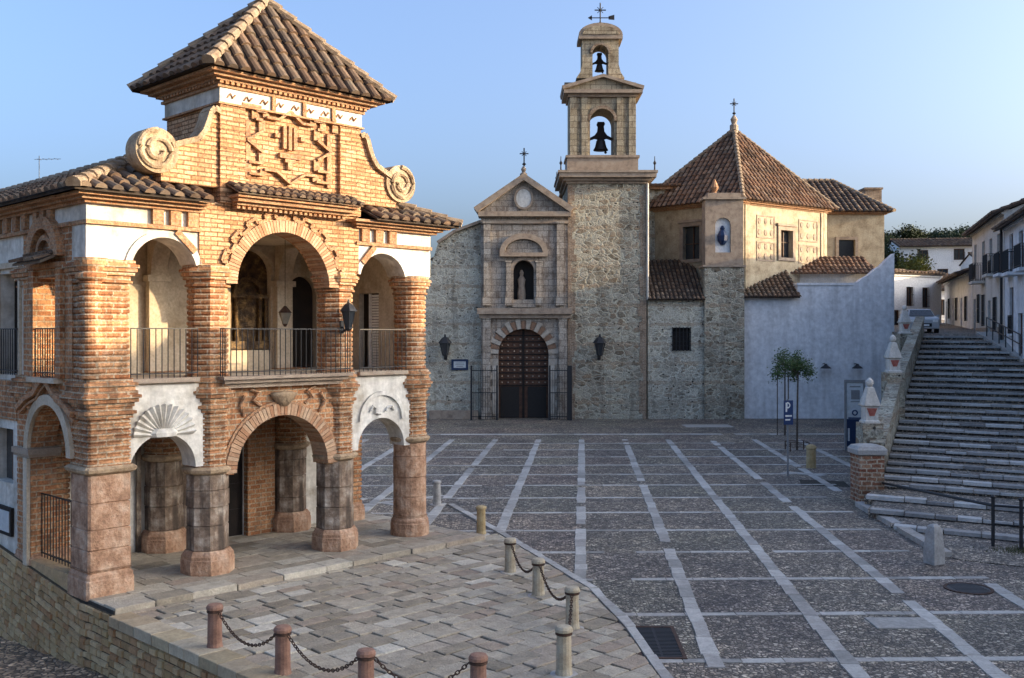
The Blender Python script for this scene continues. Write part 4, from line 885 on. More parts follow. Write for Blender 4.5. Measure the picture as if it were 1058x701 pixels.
e.scale = (0.8, 0.8, 0.8); mb = MB(); mb.tube([(0, 0, 0.5), (0, 0, 2.42)], 0.008); mb.build("chain", M['iron'], e)
mb = MB(); mb.loft(circ(6), [(0.08, 0), (0.17, 0.28), (0.17, 0.32)]); mb.build("glass_body", M['lampglass'], e)
mb = MB(); mb.loft(circ(6), [(0.2, 0.32), (0.1, 0.44), (0.03, 0.52)]); mb.loft(circ(6), [(0.03, -0.08), (0.08, -0.001)]); mb.build("cap", M['rust'], e)

# notice board on the flank
e = empty("notice_board", "white notice board in a dark frame on the flank wall of the loggia", "notice board", L2W(-0.40, 3.9, 1.05), LA)
mb = MB(); mb.box(-0.06, -0.001, -0.6, 0.6, -0.3, 0.3); mb.build("frame", M['wood_low'], e)
mb = MB(); mb.box(-0.075, -0.062, -0.52, 0.52, -0.22, 0.22); mb.build("panel", M['poster'], e)
# roof antenna
ar = empty("roof_antenna", "thin television antenna rising behind the loggia roof", "antenna", L2W(1.6, 7.2, 8.6))
mb = MB(); mb.tube([(0, 0, 0), (0, 0, 0.9)], 0.010, 5); mb.build("mast", M['grey'], ar)
mb = MB(); mb.tube([(-0.1, -0.05, 0.8), (0.5, 0.1, 0.84)], 0.006, 4)
for i in range(4): mb.tube([(i * 0.13, -0.12 + i * 0.03, 0.81 + i * 0.008), (i * 0.13, 0.12 + i * 0.03, 0.81 + i * 0.008)], 0.005, 4)
mb.build("aerial", M['grey'], ar)

# ------------------------------------------------------------------ retaining wall
RW = empty("retaining_wall", "ochre stone retaining wall with coping stones below the loggia and terrace", "wall", tuple(LO), LA)
def wtop(y):
    if y < -1.55: return 0.0
    if y < -0.46: return 0.06
    return 0.02 + 0.105 * (y + 0.46)
core = MB(); stn = MB()
ys = [12, 9, 6, 3, 0, -0.46, -1.55, -4, -7, -10, -14, -18, -24]
for a, b in zip(ys, ys[1:]):
    ta, tb = wtop(a - 1e-3), wtop(b + 1e-3)
    core.add([(-0.47, a, -2.4), (-0.47, b, -2.4), (-0.47, b, tb - 0.02), (-0.47, a, ta - 0.02), (-0.40, a, -2.4), (-0.40, b, -2.4), (-0.40, b, tb - 0.02), (-0.40, a, ta - 0.02)],
             [(0, 1, 2, 3), (4, 7, 6, 5), (3, 2, 6, 7), (0, 3, 7, 4), (1, 5, 6, 2), (0, 4, 5, 1)])
core.build("core", M['mortar'], RW)
z = 0.0; row = 0
def frac_row(y, k, h): return wtop(y) - 0.015 - k * h
hrows = [rnd.uniform(0.12, 0.17) for _ in range(17)]
acc = 0.0
for k, h in enumerate(hrows):
    y = 11.5
    while y > -20:
        l = rnd.uniform(0.16, 0.36); t0 = wtop(y) - 0.02 - acc; t1 = wtop(y - l) - 0.02 - acc
        if abs(t0 - t1) > 0.05: t0 = t1 = min(t0, t1)
        if t0 - h > lane_z(y) - 0.3:
            g_ = rnd.uniform(0.006, 0.014); pr = rnd.uniform(0.02, 0.055); x0 = -0.47
            vs_ = [(x0, y - g_, t0 - h + g_), (x0, y - l + g_, t1 - h + g_), (x0, y - l + g_, t1 - g_), (x0, y - g_, t0 - g_)]
            i_ = 0.014; vs_ += [(x0 - pr, y - g_ - i_, t0 - h + g_ + i_ + rnd.uniform(0, 0.012)), (x0 - pr, y - l + g_ + i_, t1 - h + g_ + i_), (x0 - pr * 0.9, y - l + g_ + i_, t1 - g_ - i_), (x0 - pr, y - g_ - i_, t0 - g_ - i_ - rnd.uniform(0, 0.012))]
            stn.add(vs_, [(4, 5, 6, 7), (0, 1, 5, 4), (1, 2, 6, 5), (2, 3, 7, 6), (3, 0, 4, 7), (0, 3, 2, 1)])
        y -= l
    acc += h
stn.build("facing_stones", M['wallstone'], RW)
mb = MB(); y = -1.56
while y > -20:
    l = rnd.uniform(0.4, 0.65); stone(mb, rect(-0.56, -0.10 + rnd.uniform(-0.1, 0.1), y - l, y), -0.12, 0.06 + rnd.uniform(-0.012, 0.012), 0.012); y -= l
M['coping'] = island_mat("ochre_coping", [(0.34, 0.26, 0.15), (0.46, 0.37, 0.23), (0.40, 0.29, 0.17), (0.52, 0.44, 0.31)], 4, 0.85, 0.7, 0.02)
mb.build("coping", M['coping'], RW)

# ------------------------------------------------------------------ bollards and chains
BH = 0.72
def bollard(x, y, label, mat, h=BH, r=0.115, rings=True):
    e = empty("bollard", label, "bollard", (x, y, 0.02), rnd.uniform(0, 1), "stone bollards around the terrace")
    mb = MB(); mb.loft(circ(14), [(r * 1.12, 0), (r * 1.1, 0.04), (r, 0.1), (r * 0.93, h - 0.1)]); mb.build("shaft", M[mat], e, smooth=False)
    mb = MB(); mb.loft(circ(14), [(r * 0.9, h - 0.1), (r * 1.14, h - 0.085), (r * 1.14, h - 0.045), (r * 0.95, h - 0.012), (r * 0.5, h)]); mb.build("head", M[mat], e)
    if rings:
        mb = MB(); mb.loft(circ(14), [(r * 1.0, h - 0.135), (r * 1.1, h - 0.13), (r * 1.1, h - 0.105), (r * 1.0, h - 0.1)]); mb.build("iron_collar", M['rust'], e)
    mb = MB(); mb.loft(circ(12), [(r * 1.9, -0.015), (r * 1.8, 0.012)]); mb.build("footing", M['kerb'], e)
    return e
BP = [(-4.71, 15.95, 'bollard', "brown stone bollard nearest the ochre retaining wall, first of the chained row"),
      (-3.36, 14.75, 'bollard', "brown stone bollard second from the retaining wall on the chained row"),
      (-1.98, 13.65, 'bollard', "brown stone bollard third from the retaining wall, cut by the bottom edge"),
      (-0.45, 13.45, 'bollard', "brown stone bollard fourth from the retaining wall, low at the bottom edge"),
      (0.76, 14.75, 'bollard_pale', "pale bollard at the terrace corner left of the iron grate"),
      (1.02, 17.05, 'bollard_pale', "tall-looking pale bollard directly behind the corner one, left of the grate"),
      (0.50, 19.2, 'bollard_pale', "pale bollard in the middle of the chained trio on the plaza edge"),
      (-0.04, 21.1, 'bollard_pale', "pale bollard at the far end of the chained trio, nearest the loggia"),
      (-0.77, 25.1, 'bollard_ochre', "short ochre bollard without chain on the terrace edge"),
      (-2.2, 29.5, 'bollard_grey', "grey bollard without chain beside the right end of the loggia")]
M['bollard_ochre'] = stone_mat("ochre_bollard_stone", [(0.32, 0.22, 0.10), (0.46, 0.34, 0.17), (0.52, 0.42, 0.26)], 5, 0.75, 0.5, 0.01)
for i, (x, y, m_, lb) in enumerate(BP): bollard(x, y, lb, m_, rings=i < 8)
def chain(a, b, label, sag=0.34):
    A = Vector((BP[a][0], BP[a][1], 0.62)); B = Vector((BP[b][0], BP[b][1], 0.62)); d = (B - A); L = d.length; d.normalize()
    A += d * 0.12; B -= d * 0.12; n = max(8, int(L / 0.055))
    sag = min(sag, 0.22 * L)
    P_ = [A + (B - A) * (i / n) - Vector((0, 0, sag * 4 * (i / n) * (1 - i / n))) for i in range(n + 1)]
    mb = MB()
    for i in range(n):                                      # flattened links, alternately turned
        p, q = P_[i], P_[i + 1]; dd = (q - p); mid = (p + q) / 2; ln = dd.length * 0.68; dd.normalize()
        s_ = dd.cross(Vector((0, 0, 1))).normalized(); u_ = s_.cross(dd)
        ax = s_ if i % 2 else u_
        pts = [mid + dd * ln * math.cos(2 * PI * k / 10) + ax * 0.022 * math.sin(2 * PI * k / 10) for k in range(11)]
        mb.tube(pts, 0.0085, 5)
    tag(mb.build("chain", M['rust']), label, "chain", "chains slung between the bollards")
chain(0, 1, "sagging iron chain between the first and second brown bollards")
chain(1, 2, "sagging iron chain between the second and third brown bollards")
chain(2, 3, "sagging iron chain between the third and fourth brown bollards")
chain(4, 5, "short iron chain joining the two overlapping pale bollards by the grate")
chain(5, 6, "iron chain between the middle pale bollard and the one by the grate")
chain(6, 7, "iron chain between the two pale bollards nearest the loggia")

# ground ironwork
e = empty("drain_grate", "rectangular black iron drain grate set in the cobbles", "grate", (2.36, 16.35, 0.0), R(-2))
mb = MB(); mb.prism([rect(-0.37, 0.37, -0.86, 0.86), rect(-0.31, 0.31, -0.80, 0.80)], -0.02, 0.022, 'xy'); mb.build("frame", M['rust'], e)
mb = MB()
for i in range(22): mb.box(-0.31, 0.31, -0.79 + i * 0.0725, -0.75 + i * 0.0725, -0.02, 0.016)
mb.box(-0.02, 0.02, -0.80, 0.80, -0.02, 0.012); mb.build("bars", M['iron'], e)
mb = MB(); mb.box(-0.31, 0.31, -0.80, 0.80, -0.01, 0.006); mb.build("pit", M['dark'], e)
e = empty("manhole_cover", "round dark iron manhole cover near the stair kerb", "manhole cover", (8.98, 19.8, 0.0))
mb = MB(); mb.prism([arc(0, 0, 0.46, 0, 350, 35), arc(0, 0, 0.40, 0, 350, 35)], -0.02, 0.018, 'xy'); mb.build("rim", M['rust'], e)
mb = MB(); mb.prism(arc(0, 0, 0.395, 0, 350, 35), -0.02, 0.012, 'xy')
for i in range(-3, 4): mb.box(-0.3, 0.3, i * 0.1 - 0.02, i * 0.1 + 0.02, 0.011, 0.018)
mb.build("lid", M['iron'], e)

# ================================================================== CHURCH
CY = 60.0
CH = empty("church", "pale stone church with pedimented portal and tall wooden arched door", "church", (0, CY, 0))
cx = lambda px: X(px, CY); cz = lambda py: Z(py, CY)
xl, xr = cx(497), cx(587)
# left wing with raking top
mb = MB(); mb.prism([(-16, 0), (xl + 0.02, 0), (xl + 0.02, cz(231)), (cx(470), cz(241)), (cx(452), cz(253)), (cx(444), cz(280)), (-16, cz(282))], 0.0, 9, 'xz'); mb.build("wing_wall", M['rubble'], CH)
mb = MB()
for p, q in (((cx(497), cz(229)), (cx(470), cz(239))), ((cx(470), cz(239)), (cx(452), cz(251)))): mb.bar((p[0], 0.1, p[1]), (q[0], 0.1, q[1]), 0.7, 0.16)
mb.build("wing_coping", M['moulding'], CH)
# portal front with door opening and niche opening
dx0, dx1 = cx(515), cx(566.5); dc = (dx0 + dx1) / 2; dr = (dx1 - dx0) / 2; dtop = cz(340)
nx0, nx1 = cx(530.5), cx(551.5); nsp = cz(280)
mb = MB(); out = [(xl, 0), (dx0, 0), (dx0, dtop - dr)] + list(reversed(arc(dc, dtop - dr, dr, 0, 180, 24)))[1:-1] + [(dx1, dtop - dr), (dx1, 0), (xr, 0), (xr, cz(224)), (xl, cz(224))]
mb.prism([out, archloop(nx0, nx1, cz(310), nsp)], -0.35, 0.6); mb.build("portal_wall", M['ashlar'], CH)
mb = MB(); mb.prism(archloop(nx0, nx1, cz(310), nsp), 0.25, 0.45); mb.build("niche_back", M['dark'], CH)
mb = MB(); mb.loft(circ(8), [(0.22, cz(310)), (0.26, cz(305)), (0.2, cz(296)), (0.24, cz(289)), (0.1, cz(285)), (0.13, cz(282)), (0.05, cz(279))], (nx0 + nx1) / 2 - 0.12, 0.12); mb.build("niche_figure", M['moulding'], CH)
# door
mb = MB(); mb.prism([(dx0, 0.05), (dx1, 0.05)] + arc(dc, dtop - dr, dr, 0, 180, 24), 0.0, 0.12); dr_o = mb.build("portal_door", M['wood'], CH)
mb = MB()
for i in range(9):
    z0 = 1.95 + i * 0.37
    hw = dr if z0 < dtop - dr else math.sqrt(max(0.01, dr ** 2 - (z0 - dtop + dr) ** 2))
    mb.box(dc - hw + 0.04, dc + hw - 0.04, -0.05, 0.0, z0, z0 + 0.07)
mb.box(dc - 0.07, dc + 0.07, -0.07, 0.0, 0.05, dtop - 0.02); mb.build("rails", M['wood_low'], dr_o)
for s_ in (-1, 1):
    mb = MB(); a, b = sorted((dc + s_ * 0.25, dc + s_ * (dr - 0.12))); mb.box(a, b, -0.03, 0.01, 0.06, 1.9); mb.build("wicket", M['dark'], dr_o)
mb = MB()
for i in range(8):
    for j in range(8):
        x = dc - dr + 0.2 + j * 0.37; z0 = 2.12 + i * 0.37
        if abs(x - dc) < 0.12 or (z0 > dtop - dr and (x - dc) ** 2 + (z0 - dtop + dr) ** 2 > (dr - 0.1) ** 2): continue
        mb.loft([(0.05, 0), (0, 0.05), (-0.05, 0), (0, -0.05)], [(1, z0), (1, z0 + 0.08)], x, -0.02)
mb.build("studs", M['moulding'], dr_o)
# voussoir fan and rectangular brick frame
sp_ = dtop - dr
M['voussoir_grey'] = island_mat("pale_voussoir", [(0.36, 0.31, 0.25), (0.46, 0.41, 0.34), (0.52, 0.47, 0.40)], 5, 0.9)
M['voussoir_red'] = island_mat("ruddy_voussoir", [(0.20, 0.12, 0.075), (0.28, 0.17, 0.11), (0.25, 0.16, 0.11)], 5, 0.9)
for i in range(19):
    a0, a1 = 180.0 * i / 19 + 0.6, 180.0 * (i + 1) / 19 - 0.6; big = 0.62 if i % 2 == 0 else 0.5
    mb = MB(); mb.prism([(dc + q * math.cos(R(a)), sp_ + q * math.sin(R(a))) for q, a in ((dr, a0), (dr + big, a0), (dr + big, a1), (dr, a1))], -0.44 if i % 2 == 0 else -0.41, -0.352)
    mb.build("voussoir", M['voussoir_grey' if i % 2 == 0 else 'voussoir_red'], CH)
for s_ in (-1, 1):
    mb = MB()
    for i in range(8):
        a, b = sorted((dc + s_ * dr, dc + s_ * (dr + (0.5 if i % 2 else 0.36)))); mb.box(a, b, -0.42, -0.352, 0.3 + i * 0.41, 0.3 + i * 0.41 + 0.41)
    mb.build("door_jamb", M['voussoir_grey'], CH)
mb = MB(); mb.prism([rect(dc - dr - 0.95, dc + dr + 0.95, 0.05, dtop + 0.75), rect(dc - dr - 0.78, dc + dr + 0.78, 0.04, dtop + 0.6)], -0.43, -0.353); mb.build("door_surround", M['moulding'], CH)
# pilasters
for px0, px1, py0, py1 in ((499, 507, 433, 330), (577, 585.5, 433, 330), (500, 507, 316, 232), (575, 582, 316, 232), (523, 528, 316, 272), (554, 559, 316, 272)):
    mb = MB(); mb.box(cx(px0), cx(px1), -0.52, -0.35, max(0, cz(py0)), cz(py1)); mb.box(cx(px0) - 0.05, cx(px1) + 0.05, -0.58, -0.35, cz(py1) + 0.002, cz(py1) + 0.12)
    mb.box(cx(px0) - 0.06, cx(px1) + 0.06, -0.6, -0.352, max(0, cz(py0)) + 0.001, max(0, cz(py0)) + 0.5); mb.build("pilaster", M['ashlar'], CH)
mb = MB(); mb.box(xl - 0.1, xr + 0.15, -0.62, -0.35, cz(329), cz(325)); mb.box(xl - 0.2, xr + 0.2, -0.8, -0.35, cz(325) + .002, cz(319)); mb.build("portal_cornice", M['moulding'], CH)
mb = MB(); mb.box(nx0 - 0.1, nx1 + 0.1, -0.5, -0.352, cz(318), cz(311)); mb.build("niche_sill", M['ashlar'], CH)
nc = (nx0 + nx1) / 2
mb = MB(); ell = lambda r_, k_: [(nc + r_ * math.cos(R(a)), cz(262) + r_ * k_ * math.sin(R(a))) for a in range(0, 181, 10)]
mb.prism(ell(1.42, 0.80) + list(reversed(ell(1.12, 0.72))), -0.62, -0.35); mb.box(nc - 1.42, nc + 1.42, -0.66, -0.35, cz(266), cz(262) - 0.002); mb.build("curved_pediment", M['moulding'], CH)
mb = MB(); mb.prism(ell(1.1, 0.68), -0.42, -0.352); mb.build("pediment_panel", M['ashlar'], CH)
mb = MB(); mb.prism(ring(nc, nsp, (nx1 - nx0) / 2, (nx1 - nx0) / 2 + 0.2), -0.45, -0.352); mb.build("niche_arch", M['moulding'], CH)
# triangular pediment
mb = MB(); mb.prism([(xl - 0.1, cz(221)), (xr + 0.1, cz(221)), (cx(541), cz(184))], -0.35, 0.5); mb.build("pediment_wall", M['ashlar'], CH)
mb = MB(); mb.box(xl - 0.15, xr + 0.15, -0.7, 0.6, cz(225), cz(220)); mb.box(xl, xr, -0.5, 0.6, cz(232), cz(229)); mb.build("pediment_base", M['moulding'], CH)
mb = MB()
for s_ in (-1, 1): mb.prism([(cx(541), cz(181)), (cx(541), cz(188)), (cx(541) + s_ * 2.75, cz(221)), (cx(541) + s_ * 2.95, cz(216))], -0.75, 0.7)
mb.build("raking_cornice", M['moulding'], CH)
mb = MB(); mb.prism([(cx(541) + 0.45 * a, cz(206) + 0.55 * b) for a, b in circ(16)], -0.46, -0.352)
mb.build("coat_of_arms", M['plaster'], CH)
mb = MB(); mb.prism([[(cx(541) + 0.58 * a, cz(206) + 0.68 * b) for a, b in circ(16)], [(cx(541) + 0.46 * a, cz(206) + 0.56 * b) for a, b in circ(16)]], -0.5, -0.352); mb.build("arms_frame", M['moulding'], CH)
def iron_cross(x, y, z, h, parent, name="iron_cross", vane=False):
    mb = MB(); mb.tube([(x, y, z), (x, y, z + h)], 0.04); mb.loft(circ(8), [(0.03, z + h * 0.12), (0.13, z + h * 0.2), (0.03, z + h * 0.28)], x, y)
    mb.bar((x - h * 0.22, y, z + h * 0.72), (x + h * 0.22, y, z + h * 0.72), 0.05, 0.06)
    for a in (45, 135, 225, 315): mb.tube([(x, y, z + h * 0.72), (x + 0.16 * h * math.cos(R(a)), y, z + h * 0.72 + 0.16 * h * math.sin(R(a)))], 0.02, 4)
    if vane:
        mb.prism([(x - 0.75, z + h * 0.42), (x - 0.5, z + h * 0.52), (x - 0.5, z + h * 0.32)], y - 0.02, y + 0.02); mb.bar((x - 0.6, y, z + h * 0.42), (x + 0.6, y, z + h * 0.42), 0.04, 0.05)
        mb.prism([(x + 0.5, z + h * 0.36), (x + 0.85, z + h * 0.34), (x + 0.85, z + h * 0.54), (x + 0.5, z + h * 0.48)], y - 0.02, y + 0.02)
    return mb.build(name, M['iron'], parent)
mb = MB(); mb.loft(circ(8), [(0.22, cz(182)), (0.22, cz(180)), (0.1, cz(178)), (0.16, cz(175)), (0.05, cz(172))], cx(541), 0); mb.build("gable_finial", M['moulding'], CH)
iron_cross(cx(541.5), 0, cz(174), 1.2, CH)
# nave behind, its roof hidden by the front; visible right of the tower
mb = MB(); mb.box(-4.5, 3.4, 0.61, 24, 0, 9.5); mb.box(3.41, 10.4, 4.6, 24, 0, 14.3); mb.build("nave_wall", M['rubble'], CH)
mb = MB(); mb.box(3.2, 10.6, 4.3, 24.2, 14.302, 14.5); mb.build("nave_cornice", M['brick_trim'], CH)
po = [(3.0, 4.1, 14.52), (10.8, 4.1, 14.52), (10.8, 12, 15.6), (3.0, 12, 15.6)]
mb = MB(); mb.slab(po, 0.04); tiles(mb, po, po[0], po[1], 0.3, 0.11); mb.build("nave_roof", M['tile_red'], CH)
po = [(-4.9, 0.62, 9.6), (-4.9, 24, 9.6), (-0.6, 24, 11.6), (-0.6, 0.62, 11.6)]
mb = MB(); mb.slab(po, 0.1); mb.slab([(-0.6, 0.62, 11.6), (-0.6, 24, 11.6), (3.39, 24, 9.6), (3.39, 0.62, 9.6)], 0.1); mb.build("aisle_roof", M['tile_red'], CH)
# stone bench and plinth left of the portal
mb = MB(); mb.box(cx(444), cx(494), -0.55, -0.002, 0, 0.5); mb.build("wall_plinth", M['moulding'], CH)

# ---- tower
TY = 59.6
TW = empty("bell_tower", "square rubble stone bell tower topped by a two-tier bell gable", "tower", (0, TY, 0))
tx = lambda px: X(px, TY); tz = lambda py: Z(py, TY)
mb = MB(); mb.box(tx(587), tx(667.5), 0, 4.9, 0, tz(188)); mb.build("shaft_wall", M['rubble_brown'], TW)
for s_ in (0, 1):
    mb = MB(); z0 = 0.0
    while z0 < 13.7:
        h = rnd.uniform(0.3, 0.6); l = rnd.uniform(0.12, 0.5)
        if s_: mb.box(tx(667.5) - l, tx(667.5) + 0.02, -0.02, 0.5, z0, z0 + h)
        else: mb.box(tx(587) - 0.02, tx(587) + l, -0.02, 0.5, z0, z0 + h)
        z0 += h + 0.002
    mb.build("quoins", M['brickred'], TW)
mb = MB(); a, b = tx(587), tx(667.5)
for e_, z0, z1 in ((0.12, tz(190), tz(187.5)), (0.3, tz(187.5) + .002, tz(184.5)), (0.55, tz(184.5) + .002, tz(180)), (0.62, tz(180) + .002, tz(177.5))):
    mb.box(a - e_, b + e_, -e_, 4.9 + e_, z0, z1)
mb.build("cornice", M['moulding'], TW)
for x, y in ((a - 0.45, -0.45), (b + 0.45, -0.45), (a - 0.45, 5.2), (b + 0.45, 5.2)):
    mb = MB(); mb.tube([(x, y, tz(177.5)), (x, y, tz(163))], [0.05, 0.02]); mb.loft(circ(6), [(0.04, tz(172)), (0.1, tz(170)), (0.04, tz(168))], x, y); mb.build("corner_iron", M['iron'], TW)
a, b = tx(586), tx(659.5)
mb = MB(); mb.box(a, b, 0.05, 2.4, tz(177.5) + .002, tz(163)); mb.box(a - 0.08, b + 0.08, -0.03, 2.48, tz(163) + .002, tz(160.5)); mb.build("gable_base", M['moulding'], TW)
b0, b1 = tx(588.5), tx(657.5); oc = tx(622.5); orr = 0.72
mb = MB(); z0 = tz(160.5) + 0.002; z1 = tz(96); sp_ = tz(112) - orr
mb.prism([(b0, z0), (oc - orr, z0), (oc - orr, sp_)] + list(reversed(arc(oc, sp_, orr, 0, 180, 20)))[1:-1] + [(oc + orr, sp_), (oc + orr, z0), (b1, z0), (b1, z1), (b0, z1)], 0.2, 2.2); mb.build("belfry_wall", M['ashlar_gold'], TW)
for px0, px1 in ((589, 596), (601, 607.5), (637.5, 644), (650, 657)):
    mb = MB(); mb.box(tx(px0), tx(px1), 0.08, 0.2, z0 + .01, tz(100)); mb.build("belfry_pilaster", M['ashlar_gold'], TW)
mb = MB(); mb.prism(ring(oc, sp_, orr, orr + 0.18), 0.08, 0.2); mb.build("belfry_arch", M['brickred'], TW)
mb = MB(); mb.box(b0 - 0.1, b1 + 0.1, 0.0, 2.4, tz(100), tz(97)); mb.box(b0 - 0.35, b1 + 0.35, -0.25, 2.65, tz(97) + .002, tz(93.5)); mb.build("belfry_cornice", M['moulding'], TW)
pc = (b0 + b1) / 2
mb = MB(); mb.prism([(b0 - 0.35, tz(93.5) + .004), (b1 + 0.35, tz(93.5) + .004), (b1 + 0.35, tz(91)), (pc, tz(79)), (b0 - 0.35, tz(91))], 0.0, 2.4); mb.build("belfry_pediment", M['ashlar_gold'], TW)
mb = MB()
for s_ in (-1, 1): mb.prism([(pc, tz(77.5)), (pc, tz(80.5)), (pc + s_ * (b1 - pc + 0.4), tz(93)), (pc + s_ * (b1 - pc + 0.45), tz(89.5))], -0.25, 2.6)
mb.box(b0 - 0.2, b1 + 0.2, 1.9, 2.4, tz(88), tz(77)); mb.build("belfry_raking_cornice", M['moulding'], TW)
t0_, t1_ = tx(602), tx(640); tc = (t0_ + t1_) / 2; trr = 0.47; zt0 = tz(79); zt1 = tz(38); sp2 = tz(45) - trr
mb = MB(); mb.prism([(t0_ - 0.35, zt0), (tc - trr, zt0), (tc - trr, sp2)] + list(reversed(arc(tc, sp2, trr, 0, 180, 16)))[1:-1] + [(tc + trr, sp2), (tc + trr, zt0), (t1_ + 0.35, zt0), (t1_ + 0.12, zt0 + 0.35), (t1_, zt0 + 0.8), (t1_, zt1), (t0_, zt1), (t0_, zt0 + 0.8), (t0_ - 0.12, zt0 + 0.35)], 0.4, 1.8); mb.build("upper_belfry_wall", M['ashlar_gold'], TW)
mb = MB(); mb.prism(ring(tc, sp2, trr, trr + 0.14), 0.3, 0.4); mb.build("upper_belfry_arch", M['brickred'], TW)
mb = MB(); mb.box(t0_ - 0.22, t1_ + 0.22, 0.2, 2.0, tz(39), tz(35)); cap = [(tc + (t1_ - tc + 0.22) * math.cos(R(q)), tz(35) + .003 + 0.72 * math.sin(R(q))) for q in range(0, 181, 12)]
mb.prism(cap, 0.2, 2.0); mb.build("upper_belfry_cap", M['moulding'], TW)
mb = MB(); mb.prism([(tc + (t1_ - tc) * math.cos(R(q)), tz(34.5) + 0.5 * math.sin(R(q))) for q in range(0, 181, 12)], 0.15, 0.2); mb.build("cap_panel", M['ashlar_gold'], TW)
iron_cross(tc + 0.05, 1.1, tz(24), 1.55, TW, "weather_vane", True)
def bell(xc, yc, zc, s_, label):
    """bell hung mouth-down from a flared yoke resting on the jambs of its arch"""
    e = empty("church_bell", label, "bell", (xc, yc, zc))
    mb = MB(); mb.loft(circ(20), [(0.50, 0), (0.49, 0.06), (0.40, 0.2), (0.34, 0.42), (0.30, 0.62), (0.24, 0.72), (0.1, 0.76)]); o = mb.build("body", M['iron'], e, smooth=True); o.scale = (s_, s_, s_)
    mb = MB(); prof = [(-0.22, 1.9), (0.22, 1.9), (0.28, 1.75), (0.2, 1.6), (0.24, 1.25), (0.42, 1.0), (0.78, 0.8), (0.8, 0.9), (0.76, 0.68), (0.4, 0.8), (0.12, 0.73), (-0.12, 0.73), (-0.4, 0.8), (-0.76, 0.68), (-0.8, 0.9), (-0.78, 0.8), (-0.42, 1.0), (-0.24, 1.25), (-0.2, 1.6), (-0.28, 1.75)]
    mb.prism(prof, -0.16, 0.16); o = mb.build("yoke", M['wood_low'], e); o.scale = (s_, s_, s_)
    mb = MB(); mb.tube([(0.1, 0, 0.3), (0.3, -0.05, -0.12)], 0.035); mb.loft(circ(8), [(0.04, -0.22), (0.11, -0.14), (0.04, -0.06)], 0.32, -0.05); o = mb.build("clapper", M['iron'], e); o.scale = (s_, s_, s_)
bell(oc, TY + 1.2, tz(152), 0.90, "large black bell in the lower arch of the bell gable")
bell(tc, TY + 1.1, tz(69), 0.58, "small black bell in the top arch of the bell gable")
# downpipe on the right edge
mb = MB(); mb.tube([(tx(669), -0.06, tz(310)), (tx(669), -0.06, tz(190))], 0.07); mb.build("downpipe", M['lime_warm'], TW)

# ---- side chapel with pyramid roof
SC = empty("side_chapel", "square side chapel with pyramid tile roof right of the bell tower", "chapel", (0, 60, 0))
Q0, Q1, Q2 = (8.5, 5.2), (13.8, 0.4), (20.4, 5.2); Q3 = (Q0[0] + Q2[0] - Q1[0], Q0[1] + Q2[1] - Q1[1])
def panel(parent, name, mat, p, q, z0, z1, holes=(), th=0.4, off=0.0):
    """upright wall between plan points p and q (outside on the right hand walking p to q), holes in (s, z)"""
    d = Vector((q[0] - p[0], q[1] - p[1], 0)); L = d.length; a = math.atan2(d.y, d.x)
    mb = MB(); mb.prism([rect(0, L, z0, z1)] + [rect(*h) for h in holes], -off, th); return mb.build(name, mat, parent, (p[0], p[1], 0), a), L, a
E_ = 12.85
wa, La, aa = panel(SC, "left_wall", M['chapel'], Q0, Q1, 0, E_, [(3.05, 4.25, 9.7, 11.75)])
wb, Lb, ab = panel(SC, "right_wall", M['chapel'], Q1, Q2, 0, E_, [(3.5, 4.65, 9.8, 11.5)])
panel(SC, "rear_wall", M['chapel'], Q2, Q3, 0, E_); panel(SC, "rear_wall", M['chapel'], Q3, Q0, 0, E_)
for (p, a, h) in ((Q0, aa, (3.05, 4.25, 9.7, 11.75)), (Q1, ab, (3.5, 4.65, 9.8, 11.5))):
    mb = MB(); mb.box(h[0], h[1], 0.28, 0.32, h[2], h[3]); w_ = mb.build("window", M['glass'], SC, (p[0], p[1], 0), a)
    mb = MB(); mb.prism([rect(h[0] - 0.25, h[1] + 0.25, h[2] - 0.2, h[3] + 0.25), rect(h[0], h[1], h[2], h[3])], -0.09, 0.001)
    mb.box(h[0] - 0.35, h[1] + 0.35, -0.16, 0.0, h[3] + 0.252, h[3] + 0.4); mb.build("frame", M['moulding'], w_)
    mb = MB(); mb.box(h[0], h[1] , 0.2, 0.27, h[2] + 0.95, h[2] + 1.0); mb.box((h[0] + h[1]) / 2 - 0.03, (h[0] + h[1]) / 2 + 0.03, 0.2, 0.27, h[2], h[3]); mb.build("glazing_bars", M['wood'], w_)
# painted panels, corner pilasters
for (p, a, L, spots) in ((Q0, aa, La, ((0.2, 0.5), (6.3, 6.8))), (Q1, ab, Lb, ((0.25, 0.7), (7.5, 7.95)))):
    for s0, s1 in spots:
        mb = MB(); mb.box(s0, s1, -0.06, -0.001, 0.1, E_ - 0.01); mb.build("pilaster", M['chapel'], SC, (p[0], p[1], 0), a)
for s0, s1, z0, z1 in ((1.3, 3.0, 10.9, 12.3), (1.3, 3.0, 9.5, 10.7), (5.3, 7.2, 10.9, 12.3), (5.3, 7.2, 9.5, 10.7)):
    mb = MB(); mb.prism([rect(s0, s1, z0, z1), rect(s0 + 0.08, s1 - 0.08, z0 + 0.08, z1 - 0.08)], -0.035, 0.001)
    for i in range(3):
        for j in range(2):
            x = s0 + (s1 - s0) * (i + 0.5) / 3; z = z0 + (z1 - z0) * (j + 0.5) / 2
            mb.prism([(x + 0.16 * a_, z + 0.2 * b_) for a_, b_ in circ(6)], -0.03, 0.001)
    mb.build("painted_panel", M['moulding'], SC, (Q1[0], Q1[1], 0), ab)
mb = MB(); cen = ((Q0[0] + Q2[0]) / 2, (Q0[1] + Q2[1]) / 2)
def out(q, e_): d = Vector((q[0] - cen[0], q[1] - cen[1])); d = d * (1 + e_ / d.length); return (cen[0] + d.x, cen[1] + d.y)
